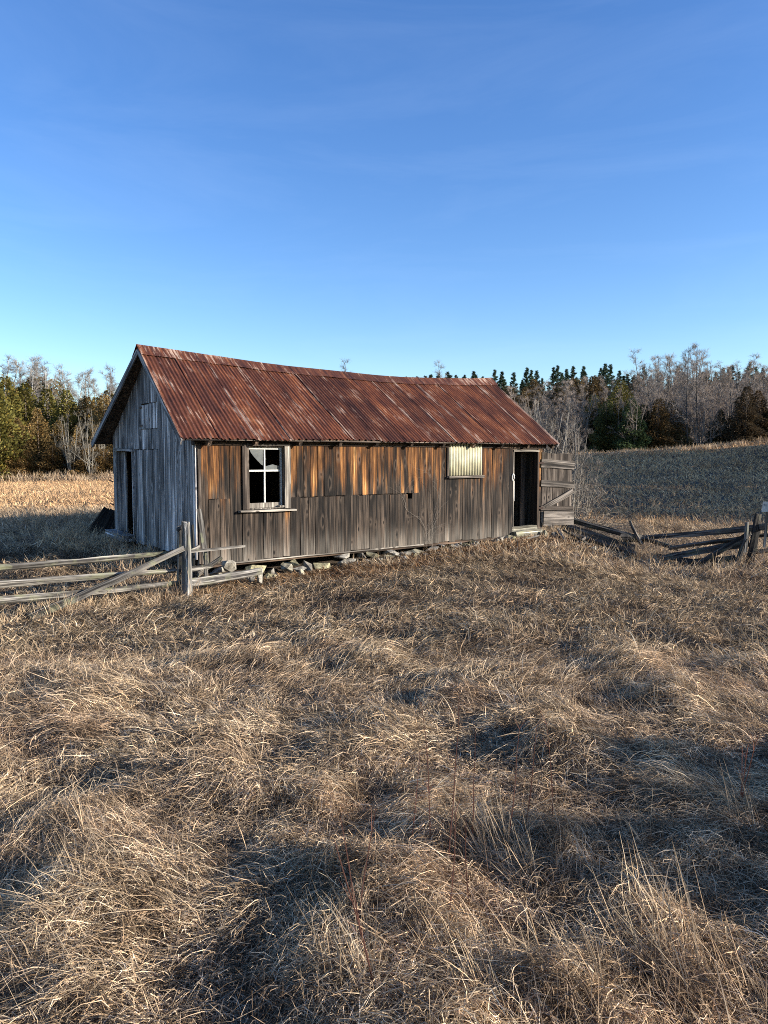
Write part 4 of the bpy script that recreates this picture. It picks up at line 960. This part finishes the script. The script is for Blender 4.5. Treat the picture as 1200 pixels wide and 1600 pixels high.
def blades(name, x, y, head, el, L, w, h0, droop, curl, seg, tint, mat, label):
    """one ribbon per blade: it leaves its root, bends over and then lies on the mat below it"""
    n = len(x); x, y, h = x.copy(), y.copy(), h0.copy(); VV = np.zeros((n, seg+1, 2, 3)); side = nr.normal(size=(n, 3)); ds = L/seg
    for j in range(seg+1):
        c = np.stack([np.cos(head)*np.cos(el), np.sin(head)*np.cos(el), np.sin(el)], 1)
        sd_ = side - c*(side*c).sum(1, keepdims=True); sd_ /= np.linalg.norm(sd_, axis=1, keepdims=True)+1e-9
        ww = (w*.5*(1-.85*(j/seg)**2))[:, None]; P = np.stack([x, y, grid_z(x, y)+h], 1)
        VV[:, j, 0] = P-sd_*ww; VV[:, j, 1] = P+sd_*ww
        x = x+c[:, 0]*ds; y = y+c[:, 1]*ds; h = np.maximum(h+c[:, 2]*ds, .004)
        el = el-droop*2/seg*(.35+.65*np.cos(el)); el = np.where((h < .02) & (el < 0), U_(-.05, .35, n), np.maximum(el, -1.1)); head = head+curl/seg
    V = VV.reshape(-1, 3); b0 = (np.arange(n)*(seg+1)*2)[:, None]+(np.arange(seg)*2)[None, :]
    Q = np.stack([b0, b0+1, b0+3, b0+2], -1).reshape(-1, 4)
    me = bpy.data.meshes.new(name); me.vertices.add(len(V)); me.vertices.foreach_set('co', V.ravel())
    me.loops.add(len(Q)*4); me.loops.foreach_set('vertex_index', Q.ravel().astype(np.int32)); me.polygons.add(len(Q)); me.polygons.foreach_set('loop_start', np.arange(0, len(Q)*4, 4, dtype=np.int32)); me.update()
    warm = U_(.92, 1.08, n); col = np.stack([tint*warm, tint, tint*(2-warm)*.98, np.ones(n)], 1)
    me.attributes.new('tint', 'FLOAT_COLOR', 'POINT').data.foreach_set('color', np.repeat(col, (seg+1)*2, 0).ravel()); me.materials.append(M[mat])
    o = bpy.data.objects.new(name, me); C.objects.link(o); tag(o, label, 'grass', kind='stuff'); return o
def tuss(x, y): return np.clip(fbm(x*1.9+3, y*1.9+8, 3)*2+.3, 0, 1)
def lay(name, y0, y1, dens, pad, seg, wd, label, mat='grass', scale=1.0, xy=None, up=0.0, strand=.24, ls=.8, tsig=.6, tone=1.0):
    x, y = band(y0, y1, dens, pad) if xy is None else xy; T0 = tuss(x, y)
    share = np.clip(strand*(1+fbm(x*.55+21, y*.55+4, 2)*3.2), .03, .6); pick = nr.rand(len(x)) < share
    for kind in ('strands', 'litter'):
        m_ = pick if kind == 'strands' else ~pick; X, Y, T = x[m_], y[m_], T0[m_]; n = len(X); near = np.clip(shed_dist(X, Y)/1.0, .3, 1)
        tint = tone*np.clip(nr.lognormal(-.5*tsig*tsig, tsig, n), .22, 2.3)
        if kind == 'strands':      # long stems laid over in combed swirls
            head = flow(X, Y)+nr.normal(0, .45, n); el = np.abs(nr.normal(.22, .30, n))+up*U_(0, 1, n); L = U_(.10, .31, n)*scale*(.7+.55*T)
            droop = U_(.25, .9, n); curl = nr.normal(0, .5, n); h0 = U_(0, 1, n)*.07*(.35+T)*near; sg = seg+1; ww = wd*U_(.6, 1.3, n); tt = tint*1.12
        else:                      # short broken leaves lying every way
            head = flow(X, Y)+nr.normal(0, 1.1, n); el = np.abs(nr.normal(.30, .45, n))+up*U_(0, 1, n); L = U_(.03, .12, n)*ls/.8*scale*(.75+.5*T)
            droop = U_(.2, 1.3, n); curl = nr.normal(0, 1.9, n); h0 = U_(0, 1, n)**1.3*.065*(.35+T)*near; sg = seg; ww = wd*U_(.7, 1.8, n); tt = tint
        blades(name+('_'+kind), X, Y, head, np.clip(el, 0, 1.45), L*(.45+.55*near), ww, h0, droop, curl, sg, tt, mat, ('long combed stems in the ' if kind == 'strands' else 'short broken leaves of the ')+label)
lay('matted_grass', 1.55, 3.6, 16600, .4, 2, .0023, 'matted dry grass nearest to the viewer')
lay('matted_grass', 3.4, 6.8, 6400, .45, 2, .0032, 'matted dry grass of the middle foreground', tone=.9)
lay('meadow_grass', 6.6, 14.5, 1220, .8, 2, .0064, 'dry grass between the foreground and the shed', ls=1.5, scale=1.1, tone=.84)
lay('meadow_grass', 14.0, 27, 330, 1.4, 1, .0145, 'dry grass around the far end of the shed and the fences', scale=1.2, up=.2, ls=2.0, tsig=.38)
lay('field_grass', 26, 61, 66, 2.5, 1, .026, 'pale dry grass of the fields reaching to the woods', 'grass_field', scale=1.1, up=.4, ls=2.4, tsig=.28)
# the same meadow beyond the edges of the view
def sides(y0, y1, dens, a, b):
    n = int(dens*(y1-y0)*(b-a)*2); y = U_(y0, y1, n); return nr.choice((-1, 1), n)*(.53*y+U_(a, b, n)), y
lay('matted_grass', 0, 0, 0, 0, 1, .0052, 'matted dry grass of the foreground on either side of the view', xy=sides(.6, 6.8, 850, .35, 4.0), ls=1.5)
lay('meadow_grass', 0, 0, 0, 0, 1, .0095, 'dry meadow grass on either side of the view', xy=sides(6.6, 14.5, 420, .75, 5.0), ls=1.8)
lay('field_grass', 0, 0, 0, 0, 1, .022, 'dry field grass on either side of the view', xy=sides(14.0, 58, 42, 1.3, 9.0), ls=2.4, mat='grass_field', tsig=.35)
x = U_(-4, 4, 9000); y = U_(-1.5, 1.7, 9000); lay('matted_grass', 0, 0, 0, 0, 1, .0052, 'matted dry grass around the viewer', xy=(x, y), ls=1.5)
# upright stems standing out of the mat, in loose groups
x, y = band(1.6, 9, 150, .6); c = fbm(x*.8+70, y*.8, 2) > .08; x, y = x[c], y[c]; n = len(x)
blades('standing_grass', x, y, U_(0, 2*PI, n), U_(.6, 1.5, n), U_(.10, .30, n), .0022*U_(.7, 1.3, n), np.zeros(n), U_(.05, .3, n), nr.normal(0, .3, n), 4, np.clip(nr.lognormal(.12, .3, n), .5, 1.8), 'grass', 'thin upright dry grass stems standing out of the foreground mat')
# coarse tussocks of upright stems, low right and centre
tx, ty, tl = [], [], []
for px, py, k in ((1000, 1500, 46), (1065, 1470, 40), (1090, 1540, 40), (860, 1560, 50), (960, 1590, 50), (1185, 1290, 34), (1195, 1590, 44), (790, 1350, 60), (830, 1375, 50), (740, 1330, 40), (690, 1530, 40), (560, 1590, 44), (1120, 1600, 44), (770, 1600, 44), (130, 1330, 30), (110, 1440, 40), (640, 1420, 30), (905, 1350, 30), (1010, 1330, 24), (400, 1180, 30)):
    r_ = ray(px, py); D = 1.63*r_[1]/-r_[2]; X_ = pxX(px, D); tx.append(X_+nr.normal(0, .055, k)); ty.append(D+nr.normal(0, .055, k)); tl.append(U_(.10, .30, k)*nr.uniform(.8, 1.25))
x, y, h = np.concatenate(tx), np.concatenate(ty), np.concatenate(tl); n = len(x)
blades('tussock_stems', x, y, nr.normal(2.6, .9, n), U_(.75, 1.4, n), h, .0036*U_(.6, 1.3, n), np.zeros(n), U_(.0, .35, n), nr.normal(0, .25, n), 4, np.clip(nr.lognormal(.15, .3, n), .5, 1.9), 'grass', 'coarse upright straw stems in tussocks across the low right foreground')
# russet grass along the foot of the front wall
n = 26000; t_ = U_(-.8, 8.7, n); s_ = -.16-np.abs(nr.normal(0, .85, n)); x = P0.x+U.x*t_+V_.x*s_; y = P0.y+U.y*t_+V_.y*s_
c = fbm(x*.8+5, y*.8+33, 2)+.07-.09*np.abs(s_+.7)+nr.normal(0, .06, n) > 0; lay('russet_grass', 0, 0, 0, 0, 2, .0075, 'russet dry grass growing along the foot of the shed wall', 'grass_red', 1.0, (x[c], y[c]), .5, ls=1.4)
# taller tufts: along the treelines, fences and the gable
xs_, ys_, hs_ = [], [], []
def clump(cx, cy, nb, rad, h):
    xs_.append(cx+nr.normal(0, rad, nb)); ys_.append(cy+nr.normal(0, rad, nb)); hs_.append(np.full(nb, h))
for i in range(420):
    if nr.rand() < .42: px = U_(-60, 240, 1)[0]; D = nr.normal(58.6, .7)
    else: px = U_(850, 1260, 1)[0]; D = nr.normal(59.6, .6)
    clump(pxX(px, D), D, 26, .28, nr.uniform(.45, 1.0)*(1 if px < 400 else .55))
for px0, D0, px1, D1, k, h in ((-60, 9.3, 290, 11.3, 46, .34), (985, 17.2, 1030, 16.6, 14, .6), (1030, 16.6, 1210, 15.7, 26, .4), (860, 18.0, 960, 17.4, 12, .35), (-20, 20, 150, 19, 30, .5)):
    for _ in range(k): f = nr.rand(); D = D0+(D1-D0)*f+nr.normal(0, .15); clump(pxX(px0+(px1-px0)*f, D), D, 30, .09, h*nr.uniform(.5, 1.3))
for _ in range(60): q = sw(nr.uniform(-1.3, -.12), nr.uniform(-.4, 4.9)); clump(q.x, q.y, 30, .09, nr.uniform(.18, .45))
x, y, h = np.concatenate(xs_), np.concatenate(ys_), np.concatenate(hs_); n = len(x); c = shed_dist(x, y) > .02; x, y, h = x[c], y[c], h[c]; n = len(x)
blades('tall_grass', x, y, U_(0, 2*PI, n), U_(.75, 1.5, n), h*U_(.6, 1.2, n), np.where(y > 40, .035, .007)*U_(.6, 1.3, n), np.zeros(n), U_(.1, .55, n), nr.normal(0, .3, n), 3, np.clip(nr.lognormal(.1, .3, n), .5, 1.9), 'grass', 'taller pale grass fringing the woods, fences and gable')
# single reddish weed stalks
sr = random.Random(31)
def stalk(px, py, D, h, lean, label, group=None, col=(.13, .062, .045, 1)):
    q = at(px, py, D); z = gz(q.x, q.y); b = MB(); pts = []; p = Vector((0,0,-.03)); d = Vector((lean, sr.uniform(-.1, .1), 1)).normalized()
    for i in range(6): pts.append(p.copy()); d = (d + perp(d, sr)*.05).normalized(); p += d*h/5
    b.tube(pts, [.0038*(1-.13*i) for i in range(6)], 4, False)
    for i in range(4):
        k = sr.randint(2, 5); e_ = pts[k] + (d + perp(d, sr)*.6).normalized()*h*sr.uniform(.08, .2); s = perp(d, sr)*.0015; b.add([pts[k]-s, pts[k]+s, e_], [(0,1,2)])
    o = b.build('weed_stalk', M['twig']); o.location = (q.x, q.y, z); o.color = col; tag(o, label, 'weed', group)
for px, py, h, ln in ((672, 1330, .62, -.05), (640, 1330, .42, .1), (738, 1330, .5, .02), (700, 1360, .75, .02), (790, 1330, .55, .1), (863, 1300, .5, -.04), (820, 1310, .5, .12), (575, 1540, .5, -.12), (590, 1590, .55, -.15), (560, 1480, .45, .02), (700, 1470, .4, .03), (735, 1440, .4, -.1)):
    D = float(ray(px, py)[1]/-ray(px, py)[2]*1.62); stalk(px, py, D, h, ln, 'thin reddish weed stalk standing in the middle of the foreground grass', 'reddish weed stalks in the foreground')
for px, h in ((1150, .36), (1154, .42), (1158, .34)): stalk(px, 1275, 3.45, h, .06, 'thick red-brown weed stalk of the little clump in shade near the right edge', 'red-brown clump by the right edge', (.25, .10, .06, 1))
for i, (px, D, h) in enumerate(((34, 21, .9), (52, 20.5, 1.0), (57, 20.6, .9), (88, 20, .95), (112, 20.5, .7), (130, 19, .8))): stalk(px, 830, D, h, sr.uniform(-.15, .15), '%s dark weed stalk from the left at the shadow edge in the left field' % ORD[i], 'dark weed stalks in the left field', (.10, .07, .05, 1))
